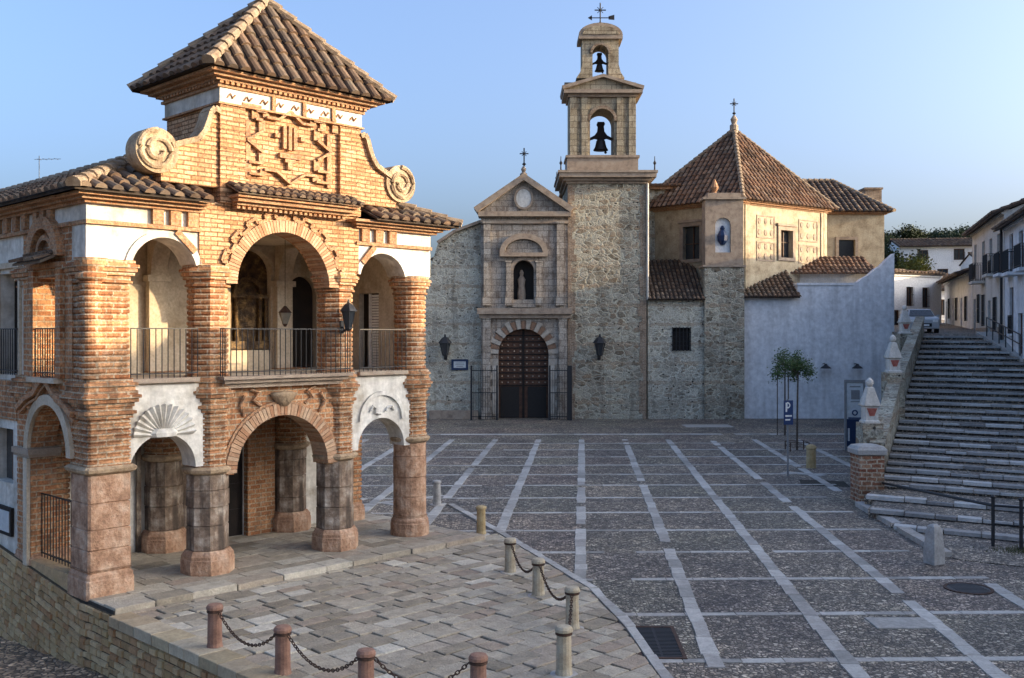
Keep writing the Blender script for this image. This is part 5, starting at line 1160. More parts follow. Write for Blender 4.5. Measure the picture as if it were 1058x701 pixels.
for e_, z0, z1 in ((0.12, E_, E_ + 0.08), (0.3, E_ + .082, E_ + 0.17), (0.45, E_ + .172, E_ + 0.25)): mb.prism([out(q, e_) for q in (Q0, Q1, Q2, Q3)], z0, z1, 'xy')
mb.build("eave_cornice", M['brick_trim'], SC)
cr = [out(q, 0.65) + (E_ + 0.27,) for q in (Q0, Q1, Q2, Q3)]; apx = (cen[0], cen[1] + 0.3, Z(135, 65.6))
bed = MB(); tl_ = MB(); hp = MB(); bed.add(cr + [apx], [(0, 1, 4), (1, 2, 4), (2, 3, 4), (3, 0, 4), (3, 2, 1, 0)])
for i in range(4):
    po = [cr[i], cr[(i + 1) % 4], apx]
    if i < 2 or i == 3: tiles(tl_, po, po[0], po[1], 0.36, 0.13, 0.45, 4)
rf = bed.build("roof", M['tile_bed'], SC); tl_.build("roof_tiles", M['tile_red'], rf)
for i in range(4): hp = MB(); hips(hp, cr[i], apx, 0.16); hp.build("hip_tiles", M['hip'], rf)
mb = MB(); mb.loft(circ(10), [(0.28, apx[2] - 0.2), (0.28, apx[2] + 0.3), (0.16, apx[2] + 0.4), (0.24, apx[2] + 0.7), (0.08, apx[2] + 0.95)], apx[0], apx[1]); mb.build("finial", M['moulding'], SC)
iron_cross(apx[0], apx[1], apx[2] + 0.85, 1.2, SC)
# lower wall with grilled window, lean-to roof, corner pier with painted niche
lx0, lx1 = X(668.5, 60), X(768, 60)
mb = MB(); wh = (X(694, 60), X(712.5, 60), Z(362, 60), Z(339, 60))
mb.prism([rect(lx0, lx1, 0, 7.08), rect(*wh)], -0.3, 0.2); mb.build("lower_wall", M['rubble'], SC)
mb = MB(); mb.box(wh[0], wh[1], 0.02, 0.06, wh[2], wh[3]); lw_ = mb.build("window", M['dark'], SC)
mb = MB()
for i in range(6): x = wh[0] + (wh[1] - wh[0]) * i / 5; mb.tube([(x, -0.33, wh[2] - 0.05), (x, -0.33, wh[3] + 0.05)], 0.025, 5)
for i in range(6): z = wh[2] + (wh[3] - wh[2]) * i / 5; mb.bar((wh[0] - 0.05, -0.33, z), (wh[1] + 0.05, -0.33, z), 0.03, 0.03)
mb.build("grille", M['iron'], lw_)
mb = MB(); mb.box(lx0, X(727, 60), 0.21, 4.5, 0, 7.05); mb.build("lean_to_wall", M['rubble'], SC)
po = [(lx0 - 0.02, -0.55, 7.1), (X(727, 60), -0.55, 7.1), (X(727, 60), 3.4, Z(269, 63.4)), (lx0 - 0.02, 3.4, Z(269, 63.4))]
mb = MB(); mb.slab(po, 0.08); rf = mb.build("lean_to_roof", M['tile_bed'], SC); mb = MB(); tiles(mb, po, po[0], po[1], 0.26, 0.095, 0.4, 4); mb.build("roof_tiles", M['tile'], rf)
kx0, kx1 = X(727.5, 59.7), X(768.5, 59.7)
mb = MB(); mb.box(kx0, kx1, -0.42, 1.0, 0, 9.0); mb.build("corner_pier", M['rubble_brown'], SC)
mb = MB(); nz0, nz1 = Z(261, 59.6), Z(225, 59.6); ka, kb = X(739, 59.6), X(755, 59.6)
mb.prism([rect(kx0 + 0.05, kx1 - 0.05, 9.0, 13.0), archloop(ka, kb, nz0, nz1 - 0.46)], -0.40, 0.6); mb.build("niche_pier", M['moulding'], SC)
mb = MB(); mb.prism(archloop(ka, kb, nz0, nz1 - 0.46), -0.2, -0.1); ni = mb.build("painted_niche", M['white_paint'], SC)
mb = MB(); mb.loft(circ(9), [(0.12, nz0 + 0.45), (0.3, nz0 + 0.7), (0.34, nz0 + 1.0), (0.2, nz0 + 1.25), (0.12, nz0 + 1.35), (0.15, nz0 + 1.45), (0.05, nz0 + 1.6)], (ka + kb) / 2, -0.22); mb.build("figure", M['navy'], ni)
mb = MB(); mb.box(kx0 - 0.1, kx1 + 0.1, -0.55, 0.7, 13.002, 13.15); mb.box(kx0 - 0.1, kx1 + 0.1, -0.5, 1.02, 9.002, 9.12); mb.box(kx0 + 0.2, kx1 - 0.2, -0.4, 0.5, 13.152, 13.4); mb.build("pier_cornice", M['moulding'], SC)
mb = MB(); mb.loft(circ(10), [(0.18, 13.4), (0.1, 13.5), (0.26, 13.75), (0.16, 14.0), (0.05, 14.25)], (kx0 + kx1) / 2 - 0.5, 0); mb.build("urn", M['brick_trim'], SC)

# ---- rear sacristy
RB = empty("sacristy", "low stone sacristy with dark hipped tile roof right of the side chapel", "building", (0, 68, 0))
ra, rb = 21.3, 25.15; rh = Z(222, 68)
wh = (X(866.5, 68), X(883.5, 68), Z(270, 68), Z(248, 68))
mb = MB(); mb.prism([rect(ra, rb, 0, rh), rect(*wh)], 0, 0.4); mb.box(ra, ra + 0.4, 0.41, 9, 0, rh); mb.box(rb - 0.4, rb, 0.41, 9, 0, rh); mb.build("wall", M['chapel'], RB)
mb = MB(); mb.box(wh[0], wh[1], 0.25, 0.3, wh[2], wh[3]); o = mb.build("window", M['glass'], RB); mb = MB(); mb.prism([rect(wh[0] - 0.2, wh[1] + 0.2, wh[2] - 0.2, wh[3] + 0.2), rect(*wh)], -0.06, 0.001); mb.build("frame", M['moulding'], o)
mb = MB()
for e_, z0, z1 in ((0.15, rh + .002, rh + 0.08), (0.3, rh + .082, rh + 0.16)): mb.box(ra - 0.1, rb + e_, -e_, 9.2, z0, z1)
mb.build("cornice", M['brick_trim'], RB)
zr = Z(186, 71.5); ez2 = rh + 0.18
c4 = [(ra - 2.5, -0.45, ez2), (rb + 0.45, -0.45, ez2), (rb + 0.45, 9.3, ez2), (ra - 2.5, 9.3, ez2)]; r1_, r2_ = (ra - 2.0, 4.2, zr), (rb - 2.2, 4.2, zr)
bed = MB(); bed.add(c4 + [r1_, r2_], [(0, 1, 5, 4), (1, 2, 5), (2, 3, 4, 5), (3, 0, 4), (3, 2, 1, 0)]); rf = bed.build("roof", M['tile_bed'], RB)
tl_ = MB(); tiles(tl_, [c4[0], c4[1], r2_, r1_], c4[0], c4[1], 0.4, 0.145, 0.5, 4); tiles(tl_, [c4[1], c4[2], r2_], c4[1], c4[2], 0.4, 0.145, 0.5, 4); tl_.build("roof_tiles", M['tile'], rf)
for p, q in ((c4[1], r2_), (r1_, r2_)): hp = MB(); hips(hp, p, q, 0.17); hp.build("hip_tiles", M['hip'], rf)
mb = MB(); mb.box(X(894, 75), X(911, 75), 7, 8.2, 12, Z(196, 75)); mb.box(X(893, 75), X(912, 75), 6.9, 8.3, Z(196, 75) + .002, Z(194, 75)); mb.build("chimney", M['brickred'], RB)

# ---- white annexe
WA = empty("white_annexe", "whitewashed annexe with blank wall and wall lamps beside the stair wall", "building", (0, 60, 0))
wx = lambda px: X(px, 60); wz = lambda py: Z(py, 60)
mb = MB(); mb.prism([(wx(768.5), 0), (wx(924), 0), (wx(924), wz(262)), (wx(916), wz(269)), (wx(911), wz(274.5)), (wx(905), wz(278)), (wx(897), wz(285)), (wx(891), wz(288)), (wx(886), wz(292)), (wx(824), wz(295)), (wx(824), wz(308)), (wx(768.5), wz(308))], 0, 0.6); mb.build("front_wall", M['lime'], WA)
mb = MB(); mb.box(wx(768.6), wx(824), 0.61, 4.5, 0, wz(309)); mb.box(wx(824.2), wx(908), 0.61, 5.5, 0, wz(300)); mb.build("rear_wall", M['lime'], WA)
mb = MB(); mb.box(wx(823), wx(882), -0.06, 0.7, wz(295) + .002, wz(292.5)); mb.build("parapet_coping", M['lime'], WA)
po = [(wx(767), -0.35, wz(308) + 0.06), (wx(825), -0.35, wz(308) + 0.06), (wx(827), 3.0, Z(279, 63)), (wx(775), 3.0, Z(279, 63))]
mb = MB(); mb.slab(po, 0.08); rf = mb.build("tiled_roof", M['tile_bed'], WA); mb = MB(); tiles(mb, po, po[0], po[1], 0.3, 0.11, 0.4, 4); mb.build("roof_tiles", M['tile'], rf)
# ruddy tile-capped wall between annexe and chapel
OW = empty("tile_capped_wall", "old rendered wall capped with red tiles behind the white annexe", "wall", (0, 63.6, 0))
mb = MB(); mb.box(X(775, 63.6), X(900, 63.6), 0, 0.5, 6.5, Z(283, 63.6)); mb.build("masonry", M['lime_warm'], OW)
zc_ = Z(283, 63.6); po = [(X(770, 63.6), -0.5, zc_), (X(905, 63.6), -0.5, zc_), (X(900, 63.6), 1.3, Z(266, 65)), (X(772, 63.6), 1.3, Z(266, 65))]
mb = MB(); tiles(mb, po, po[0], po[1], 0.3, 0.11, 0.4, 4); mb.slab(po, 0.05); mb.build("tile_capping", M['tile_red'], OW)
# wall lamps (shallow cone spotlights) on the white wall
for px, lb in ((850.5, "left of the two black cone lamps on the white wall"), (883, "right of the two black cone lamps on the white wall, above the information board")):
    e = empty("wall_lamp", lb, "lamp", (X(px, 59.9), 59.98, Z(379, 59.9)), 0, "cone lamps on the white wall")
    mb = MB(); mb.tube([(0, 0, 0.16), (0, -0.3, 0.2), (0.05, -0.42, 0.12)], 0.025); mb.build("bracket", M['iron'], e)
    mb = MB(); mb.loft(circ(14), [(0.32, -0.1), (0.28, -0.04), (0.12, 0.08), (0.06, 0.18)], 0.05, -0.42); mb.build("shade", M['iron'], e)

# church wall lanterns, plate, fence
lantern((X(460.5, 59.95), 59.98, Z(366, 60)), "iron bracket lantern on the church wall left of the blue plate", 0, 1.9, 0.55, glass='glass')
lantern((X(619, 59.5), 59.56, Z(366, 59.5)), "iron bracket lantern on the front of the bell tower", 0, 1.9, 0.6, glass='glass')
e = empty("wall_plate", "blue framed plate with white panel on the church wall left of the portal", "sign", (X(475, 59.9), 59.97, Z(377, 59.9)))
mb = MB(); mb.box(-0.5, 0.5, -0.06, 0.0, -0.32, 0.32); mb.build("frame", M['navy'], e)
mb = MB(); mb.box(-0.36, 0.36, -0.075, -0.062, -0.19, 0.19); mb.build("panel", M['poster'], e)
mb = MB()
for i, wd in enumerate((0.5, 0.56, 0.4)): mb.box(-wd / 2, wd / 2, -0.082, -0.076, 0.08 - i * 0.1, 0.115 - i * 0.1)
mb.build("lines", M['grey'], e)
for a, b, lb in ((487, 513.5, "tall black iron railing left of the church door"), (568, 588.5, "tall black iron railing right of the church door with stout end post")):
    e = empty("iron_fence", lb, "fence", (0, 58.9, 0), 0, "railings beside the church door")
    xa, xb = X(a, 58.9), X(b, 58.9); mb = MB(); n = int((xb - xa) / 0.13)
    for i in range(n + 1): mb.tube([(xa + (xb - xa) * i / n, 0, 0.05), (xa + (xb - xa) * i / n, 0, 3.05)], [0.011, 0.009], 4)
    for z in (0.2, 1.6, 2.9): mb.bar((xa, 0, z), (xb, 0, z), 0.04, 0.05)
    mb.build("bars", M['iron'], e)
    for x in (xa, xb):
        mb = MB(); t_ = 0.14 if x == xb and a > 560 else 0.06; mb.box(x - t_, x + t_, -t_, t_, 0, 3.2, 0.01, 0.01); mb.build("post", M['iron'], e)
# spike-like cleats: rain spout on church corner skipped

# ================================================================== STAIR WALL AND FURNITURE
WL = empty("stair_wall", "weathered stone parapet wall climbing along the left of the stairs", "wall")
pts = [(1.2, 1.55), (7.6, 3.0), (14, 3.9), (21.5, 4.95), (TT, 5.9)]
mb = MB()
for (t0, z0), (t1, z1) in zip(pts, pts[1:]):
    a, b, c_, d_ = S(t0, -0.40, 0), S(t0, -0.02, 0), S(t1, -0.02, 0), S(t1, -0.40, 0)
    vs_ = [(p[0], p[1], -0.1) for p in (a, b, c_, d_)] + [(a[0], a[1], z0), (b[0], b[1], z0), (c_[0], c_[1], z1), (d_[0], d_[1], z1)]
    mb.add(vs_, [(0, 3, 2, 1), (4, 5, 6, 7), (0, 1, 5, 4), (1, 2, 6, 5), (2, 3, 7, 6), (3, 0, 4, 7)])
mb.build("masonry", M['rubble_brown'], WL)
mb = MB()
for (t0, z0), (t1, z1) in zip(pts, pts[1:]):
    a, b = S(t0, -0.21, z0 + 0.05), S(t1, -0.21, z1 + 0.05); mb.bar(a, b, 0.46, 0.12)
mb.build("coping", M['rubble_brown'], WL)
pb = (X(896, 30.2), 30.2)
mb = MB(); mb.box(pb[0] - 0.37, pb[0] + 0.37, pb[1] - 0.4, pb[1] + 0.4, 0, 1.40); o = mb.build("end_post", M['redpost'], WL)
mb = MB(); mb.loft(SQ, [(0.36, 1.402), (0.45, 1.45), (0.46, 1.58), (0.38, 1.68), (0.2, 1.72)], pb[0], pb[1]); mb.build("cap", M['kerb'], o, smooth=False)
def pinnacle(px, Y, zb, h, label, ped=True):
    x = X(px, Y); e = empty("pinnacle", label, "pinnacle", (x, Y, zb), 0, "white pinnacles on the stair wall"); e.scale = (0.74, 0.74, 1)
    mb = MB(); mb.loft(SQ, [(0.34, 0), (0.34, 0.06), (0.28, 0.1), (0.28, 0.36 * h), (0.37, 0.385 * h), (0.37, 0.42 * h)]); mb.build("base", M['lime_warm'], e)
    mb = MB(); mb.loft(SQ, [(0.33, 0.42 * h), (0.3, 0.5 * h), (0.2, 0.66 * h), (0.15, 0.78 * h), (0.1, 0.8 * h)]); mb.build("spire", M['lime_warm'], e)
    mb = MB(); mb.loft(circ(12), [(0.06, 0.8 * h), (0.14, 0.84 * h), (0.17, 0.89 * h), (0.14, 0.94 * h), (0.04, 1.0 * h)]); mb.build("ball", M['lime_warm'], e, smooth=True)
    mb = MB(); mb.prism([(-0.10, 0.16 * h), (0.10, 0.16 * h), (0.22, 0.33 * h), (-0.22, 0.33 * h)], -0.30, -0.275); mb.build("red_band", M['red'], e)
for px, Y, zb, lb, t_ in ((898.5, 31.8, 2.22, "white pinnacle with red band on the lowest pedestal of the stair wall", 0),
                          (922.5, 37.9, 3.58, "white pinnacle on the middle pedestal of the stair wall", 1), (934.5, 49.5, 5.05, "white pinnacle highest up the stair wall near the parked car", 2)):
    x = X(px, Y); mb = MB(); mb.box(x - 0.34, x + 0.34, Y - 0.34, Y + 0.34, 0, zb, 0.02, 0.02); o = mb.build("pedestal", M['rubble_brown'], WL)
    pinnacle(px, Y, zb, 1.42, lb)
# hand rail at the foot of the stairs
HR = empty("handrail", "low black handrail on two posts across the foot of the stairs", "handrail")
hp_ = [(X(1026, 23.7), 23.7), (X(1055, 23.3), 23.3)]
mb = MB(); mb.tube([(10.95, 29.75, 0.62), (hp_[0][0], hp_[0][1], 0.98)], 0.04); mb.tube([(hp_[0][0], hp_[0][1], 0.98), (hp_[1][0], hp_[1][1], 1.0), (13.5, 22.3, 1.0)], 0.03)
mb.tube([(hp_[0][0], hp_[0][1], 0.55), (13.5, 22.3, 0.55)], 0.02); mb.build("rail", M['iron'], HR)
for x, y in hp_ + [(13.4, 22.35)]:
    mb = MB(); mb.tube([(x, y, 0), (x, y, 1.16)], 0.042, 8); mb.loft(circ(8), [(0.05, 1.15), (0.065, 1.19), (0.02, 1.23)], x, y); mb.build("post", M['iron'], HR)
# rail along the upper right side of the stairs: two hooped runs
for (ta, tb, lb, n) in ((9.0, 15.4, "black pedestrian railing on the right of the stairs, nearer of two", 7), (16.6, 26.5, "black pedestrian railing on the right of the stairs, further up near the houses", 10)):
    e = empty("stair_railing", lb, "railing", (0, 0, 0), 0, "railings on the right of the stairs"); mb = MB(); pr = []
    for i in range(n):
        t = ta + (tb - ta) * i / (n - 1); p = S(t, wid(t) + 0.15, stair_z(t) + 0.14); pr.append(p)
        q = MB(); q.tube([p, (p[0], p[1], p[2] + 1.0)], 0.03); q.build("post", M['iron'], e)
    for h in (1.0, 0.55):
        for p, q in zip(pr, pr[1:]): mb.tube([(p[0], p[1], p[2] + h), (q[0], q[1], q[2] + h)], 0.028)
    mb.build("rail", M['iron'], e)
# stump bollard
mb = MB(); mb.loft(SQ, [(0.165, 0), (0.16, 0.3), (0.13, 0.68), (0.10, 0.82), (0.05, 0.86)]); tag(mb.build("stone_stump", M['kerb'], None, (X(965, 22.0), 22.0, 0.0), 0.4, bevel=0.02), "tapered pale stone stump at the near end of the stair kerb", "bollard")
# grass at the rail foot
mb = MB()
for i in range(900):
    x, y = rnd.gauss(11.9, 0.42), rnd.gauss(23.15, 0.22); h = rnd.uniform(0.03, 0.11); a = rnd.uniform(0, 6.28); b = rnd.uniform(-0.05, 0.05)
    mb.add([(x, y, 0.015), (x + 0.015 * math.cos(a), y + 0.015 * math.sin(a), 0.015), (x + b, y + rnd.uniform(-0.05, 0.05), h)], [(0, 1, 2)])
struct(tag(mb.build("grass", M['grass']), "tuft of yellow-green grass round the handrail posts", "grass"), "stuff")
# information board
Y = 43.6; e = empty("information_board", "tall grey framed information board with pale poster and navy base before the white wall", "information board", (X(883, Y), Y, 0), R(-6))
mb = MB(); mb.box(-0.42, -0.35, -0.09, 0.09, 0, 3.05); mb.box(0.35, 0.42, -0.09, 0.09, 0, 3.05); mb.box(-0.349, 0.349, -0.09, 0.09, 2.93, 3.05); mb.build("frame", M['grey'], e)
mb = MB(); mb.box(-0.348, 0.348, -0.05, 0.05, 1.35, 2.928); mb.build("poster", M['poster'], e)
mb = MB(); mb.box(-0.348, 0.348, -0.06, 0.06, 0.05, 1.348); mb.build("lower_panel", M['navy'], e)
mb = MB(); mb.prism([[(0.13 * a_, 1.62 + 0.13 * b_) for a_, b_ in circ(20)], [(0.07 * a_, 1.62 + 0.07 * b_) for a_, b_ in circ(20)]], -0.058, -0.05); mb.box(-0.28, 0.28, -0.056, -0.05, 1.36, 1.42); mb.build("emblem", M['blue'], e)
mb = MB(); mb.box(-0.16, 0.2, -0.057, -0.05, 2.2, 2.6); mb.box(-0.22, 0.24, -0.057, -0.05, 2.72, 2.78); mb.box(-0.18, 0.2, -0.057, -0.05, 2.08, 2.12); mb.build("print", M['grey'], e)
mb = MB(); mb.box(-0.30, -0.22, -0.068, -0.06, 0.4, 0.95); mb.build("white_stripe", M['poster'], e)
# sign post
Y = 35.6; e = empty("parking_sign", "blue rectangular sign with white letter on a thin pole near the saplings", "sign", (X(814, Y), Y, 0), R(8))
mb = MB(); mb.tube([(0, 0, 0), (0, 0, 2.72)], 0.035, 8); mb.build("pole", M['grey'], e)
mb = MB(); mb.box(-0.17, 0.17, -0.06, -0.036, 1.82, 2.68); mb.build("plate", M['blue'], e)
mb = MB(); mb.box(-0.11, -0.055, -0.066, -0.0602, 2.27, 2.6); mb.prism([arc(-0.05, 2.505, 0.115, -90, 90, 12) + [(-0.054, 2.62), (-0.054, 2.39)], arc(-0.04, 2.505, 0.065, -88, 88, 12)], -0.066, -0.0602)
mb.box(-0.12, 0.12, -0.066, -0.0602, 2.1, 2.16); mb.box(-0.12, 0.06, -0.066, -0.0602, 1.97, 2.02); mb.build("letter", M['white_paint'], e)
# ochre post
mb = MB(); mb.loft(circ(14), [(0.19, 0), (0.18, 0.06), (0.17, 0.70), (0.2, 0.72), (0.2, 0.78), (0.15, 0.85), (0.05, 0.88)]); tag(mb.build("stone_post", M['bollard_ochre'], None, (X(838, 37.8), 37.8, 0)), "stout ochre stone post standing right of the saplings", "bollard")

# ------------------------------------------------------------------ trees
def crown(mb, c, r, n, size, sq=0.85, seed=0):
    q = random.Random(seed); cl = []
    for i in range(max(6, n // 70)):
        v = Vector((q.gauss(0, 1), q.gauss(0, 1), q.gauss(0, 1))).normalized() * q.uniform(0.25, 0.95)
        cl.append(Vector((v.x * r, v.y * r, v.z * r * sq)))
    for i in range(n):
        b = q.choice(cl); p = Vector(c) + b + Vector((q.gauss(0, 1), q.gauss(0, 1), q.gauss(0, 1))) * r * 0.2
        a = Vector((q.gauss(0, 1), q.gauss(0, 1), q.gauss(0, 1))).normalized(); b2 = a.orthogonal().normalized(); s_ = size * q.uniform(0.6, 1.3)
        mb.add([p - a * s_, p + b2 * s_ * 0.55, p + a * s_, p - b2 * s_ * 0.55], [(0, 1, 2, 3)])
def sapling(px, Y, ztop, cr_, label, seed, lean):
    e = empty("sapling", label, "tree", (X(px, Y), Y, 0)); q = random.Random(seed)
    mb = MB(); zc_ = ztop - cr_; mb.tube([(0, 0, 0), (lean * 0.3, 0, zc_ * 0.5), (lean, 0, zc_), (lean * 1.1, 0, ztop - 0.2)], [0.05, 0.04, 0.032, 0.01], 7)
    for k in range(9):
        a = q.uniform(0, 6.28); z0 = zc_ - cr_ * 0.6 + q.uniform(0, 0.6); l = cr_ * q.uniform(0.5, 0.9)
        mb.tube([(lean, 0, z0), (lean + l * 0.5 * math.cos(a), l * 0.5 * math.sin(a), z0 + 0.25), (lean + l * math.cos(a), l * math.sin(a), z0 + 0.4)], [0.02, 0.012, 0.005], 5)
    mb.build("trunk", M['bark'], e)
    mb = MB(); crown(mb, (lean, 0, zc_), cr_, 1300, 0.06, 1.0, seed); mb.build("crown", M['leaf'], e)
    mb = MB(); mb.tube([(-0.35, 0.1, 0), (-0.35, 0.1, zc_ - 0.3)], 0.025, 6); mb.bar((-0.35, 0.1, zc_ - 0.5), (0.02 + lean * 0.5, 0, zc_ - 0.5), 0.03, 0.03); mb.build("stake", M['bark'], e)
    return e
sapling(811, 50.0, 4.25, 0.80, "slim staked sapling with round crown, the left one before the white wall", 3, 0.0)
sapling(823.5, 43.6, 4.2, 0.66, "slim staked sapling with round crown, the right one by the ochre post", 5, 0.05)
for px, Y, lb in ((833, 34.2, "dark square tree pit with bare soil near the brick stair post"), (800, 35.0, "dark square tree pit with bare soil left of the blue sign")):
    pass
mb = MB(); mb.prism([(9.6, 33.4), (11.1, 33.0), (11.3, 34.3), (9.9, 34.7)], -0.05, 0.006, 'xy'); struct(mb.build("bare_soil", M['flagmortar']))
# low guard round the right sapling
mb = MB(); gx, gy = X(823.5, 43.4), 43.4
for dx_, dy_ in ((-0.4, -0.4), (0.4, -0.4), (0.4, 0.4), (-0.4, 0.4)): mb.tube([(gx + dx_, gy + dy_, 0), (gx + dx_, gy + dy_, 0.4)], 0.025, 6)
for z in (0.38, 0.2): mb.tube([(gx - 0.4, gy - 0.4, z), (gx + 0.4, gy - 0.4, z), (gx + 0.4, gy + 0.4, z), (gx - 0.4, gy + 0.4, z), (gx - 0.4, gy - 0.4, z)], 0.015, 5)
tag(mb.build("tree_guard", M['rust']), "low iron guard around the foot of the right sapling", "tree guard")

# ================================================================== UPPER STREET HOUSES
def house(name, label, p, q, depth, zb, zt, holes, wall, roofz=1.4, base=None, extras=None, sills=True, roof_over=0.5, cat="house"):
    """house whose street front runs p to q (outside to the right hand walking p to q); holes: (s0, s1, z0, z1, kind)"""
    d = Vector((q[0] - p[0], q[1] - p[1], 0)); L = d.length; a = math.atan2(d.y, d.x)
    e = empty(name, label, cat, (p[0], p[1], 0), a)
    mb = MB(); mb.prism([rect(0, L, zb, zt)] + [rect(*h[:4]) for h in holes], 0, 0.3); mb.box(0, 0.3, 0.302, depth, zb, zt); mb.box(L - 0.3, L, 0.302, depth, zb, zt); mb.box(0, L, depth + 0.002, depth + 0.3, zb, zt); mb.build("wall", wall, e)
    for ga, gb in ((0.001, 0.3), (L - 0.3, L - 0.001)): mb = MB(); mb.prism([(0.302, zt), (depth, zt), (depth / 2, zt + roofz)], ga, gb, 'yz'); mb.build("gable", wall, e)
    for h in holes:
        kind = h[4] if len(h) > 4 else 'window'
        mb = MB(); mb.box(h[0], h[1], 0.2, 0.25, h[2], h[3]); o = mb.build("door" if kind == 'door' else "window", M['wood' if kind == 'door' else 'glass'], e)
        mb = MB(); w_ = 0.09
        mb.prism([rect(h[0] + .002, h[1] - .002, h[2] + .002, h[3] - .002), rect(h[0] + w_, h[1] - w_, h[2] + w_, h[3] - w_)], 0.12, 0.199)
        mb.box((h[0] + h[1]) / 2 - 0.04, (h[0] + h[1]) / 2 + 0.04, 0.13, 0.198, h[2] + w_, h[3] - w_); mb.build("frame", M['wood'], o)
        if kind == 'window':
            mb = MB(); mb.box(h[0] - 0.12, h[1] + 0.12, -0.1, 0.12, h[2] - 0.1, h[2]); mb.build("sill", wall, o)
        if kind in ('grille', 'window'):
            mb = MB()
            for i in range(6): x = h[0] + (h[1] - h[0]) * i / 5; mb.tube([(x, -0.08, h[2]), (x, -0.08, h[3] if kind == 'grille' else h[2] + 0.9)], 0.016, 4)
            for z in (h[2] + 0.08, h[2] + 0.85): mb.bar((h[0], -0.08, z), (h[1], -0.08, z), 0.03, 0.03)
            mb.build("grille", M['iron'], o)
        if kind == 'balcony':
            mb = MB(); mb.box(h[0] - 0.3, h[1] + 0.3, -0.7, 0.0, h[2] - 0.16, h[2] - 0.02); b_ = mb.build("balcony", wall, e)
            mb = MB(); railing(mb, (h[0] - 0.28, -0.66, 0), (h[1] + 0.28, -0.66, 0), h[2] - 0.02, h[2] + 1.0, 0.14, 0.014); railing(mb, (h[0] - 0.28, -0.66, 0), (h[0] - 0.28, -0.02, 0), h[2] - 0.02, h[2] + 1.0, 0.14, 0.014); railing(mb, (h[1] + 0.28, -0.66, 0), (h[1] + 0.28, -0.02, 0), h[2] - 0.02, h[2] + 1.0, 0.14, 0.014)
            mb.build("railing", M['iron'], b_)
    if base:
        mb = MB(); xs = sorted([(h[0], h[1]) for h in holes if h[2] < base + 0.05]); s_ = 0.0
        for h0, h1 in xs + [(L, L)]:
            if h0 - s_ > 0.05: mb.box(s_, h0, -0.04, -0.001, zb + 0.01, base)
            s_ = max(s_, h1)
        mb.build("wall_base", M['moulding'], e)
    ov = roof_over; h0_ = zt + 0.05
    po1 = [(-0.15, -ov, h0_ - ov * roofz / (depth / 2)), (L + 0.15, -ov, h0_ - ov * roofz / (depth / 2)), (L + 0.15, depth / 2, h0_ + roofz), (-0.15, depth / 2, h0_ + roofz)]
    po2 = [(L + 0.15, depth + ov, po1[0][2]), (-0.15, depth + ov, po1[0][2]), po1[3], po1[2]]
    bed = MB(); bed.slab(po1, 0.1); bed.slab(po2, 0.1); rf = bed.build("roof", M['tile_bed'], e); tl_ = MB(); tiles(tl_, po1, po1[0], po1[1], 0.4, 0.14, 0.5, 4); tiles(tl_, po2, po2[0], po2[1], 0.4, 0.14, 0.5, 4); hips(tl_, po1[3], po1[2], 0.16); tl_.build("roof_tiles", M['tile'], rf)
    mb = MB(); mb.box(0, L, -0.12, 0.0, zt - 0.22, zt - 0.1); mb.build("eave_moulding", wall, e)
    return e, L
def F(Yv): return (H0.x + (Yv - 44) * HD.x / HD.y, Yv)
# walking from far to near keeps the outside on the street side
def hz(L, s_near): return L - s_near
# house 1 nearest, house 2, low house 3
g0 = 3.0
house("street_house", "white two-storey street house at the right edge above the stairs, with iron balconies", F(51), F(36), 8, 0, 10.45,
      [(1.6, 2.7, 5.4 - 0.35, 7.3), (4.0, 5.2, 3.3, 6.0, 'door'), (6.6, 7.7, 4.6, 6.5), (1.5, 2.6, 8.0, 9.9, 'balcony'), (4.2, 5.3, 7.9, 9.8, 'balcony'), (7.4, 8.5, 7.9, 9.8, 'balcony'), (10.4, 11.4, 7.9, 9.8)], M['lime'], 1.6, 3.9)
house("street_house", "tall pale house with long balcony behind a drainpipe, second up the street", F(63), F(51.1), 8, 0, 11.35,
      [(0.6, 1.7, 4.95, 7.2, 'door'), (2.8, 3.7, 5.7, 7.4, 'grille'), (4.8, 5.7, 5.5, 7.3, 'grille'), (6.8, 7.8, 4.6, 6.9, 'door'), (9.2, 10.2, 5.1, 7.0, 'grille'),
       (1.0, 2.0, 8.4, 10.5), (4.4, 5.5, 8.1, 10.4, 'balcony'), (7.4, 8.4, 8.2, 10.3), (10.2, 11.2, 8.2, 10.3, 'balcony')], M['lime_warm'], 1.6, 5.4)
house("street_house", "low ochre house with dark doors and overhanging tiled eave up the street", F(79), F(63.1), 7, 0, 9.1,
      [(1.0, 1.9, 5.3, 7.6, 'door'), (3.2, 4.2, 6.2, 7.7, 'grille'), (5.6, 6.6, 5.3, 7.6, 'door'), (8.0, 9.0, 6.0, 7.6, 'grille'), (10.6, 11.6, 5.2, 7.5, 'door'), (13.4, 14.4, 5.9, 7.5, 'grille')], M['lime'], 1.2, None, roof_over=0.9)
mb = MB(); p = F(51.05); mb.tube([(p[0] - 0.15, p[1], 3.9), (p[0] - 0.15, p[1], 10.4)], 0.07, 8); tag(mb.build("drainpipe", M['iron']), "black drainpipe between the white house and the taller pale house", "pipe")
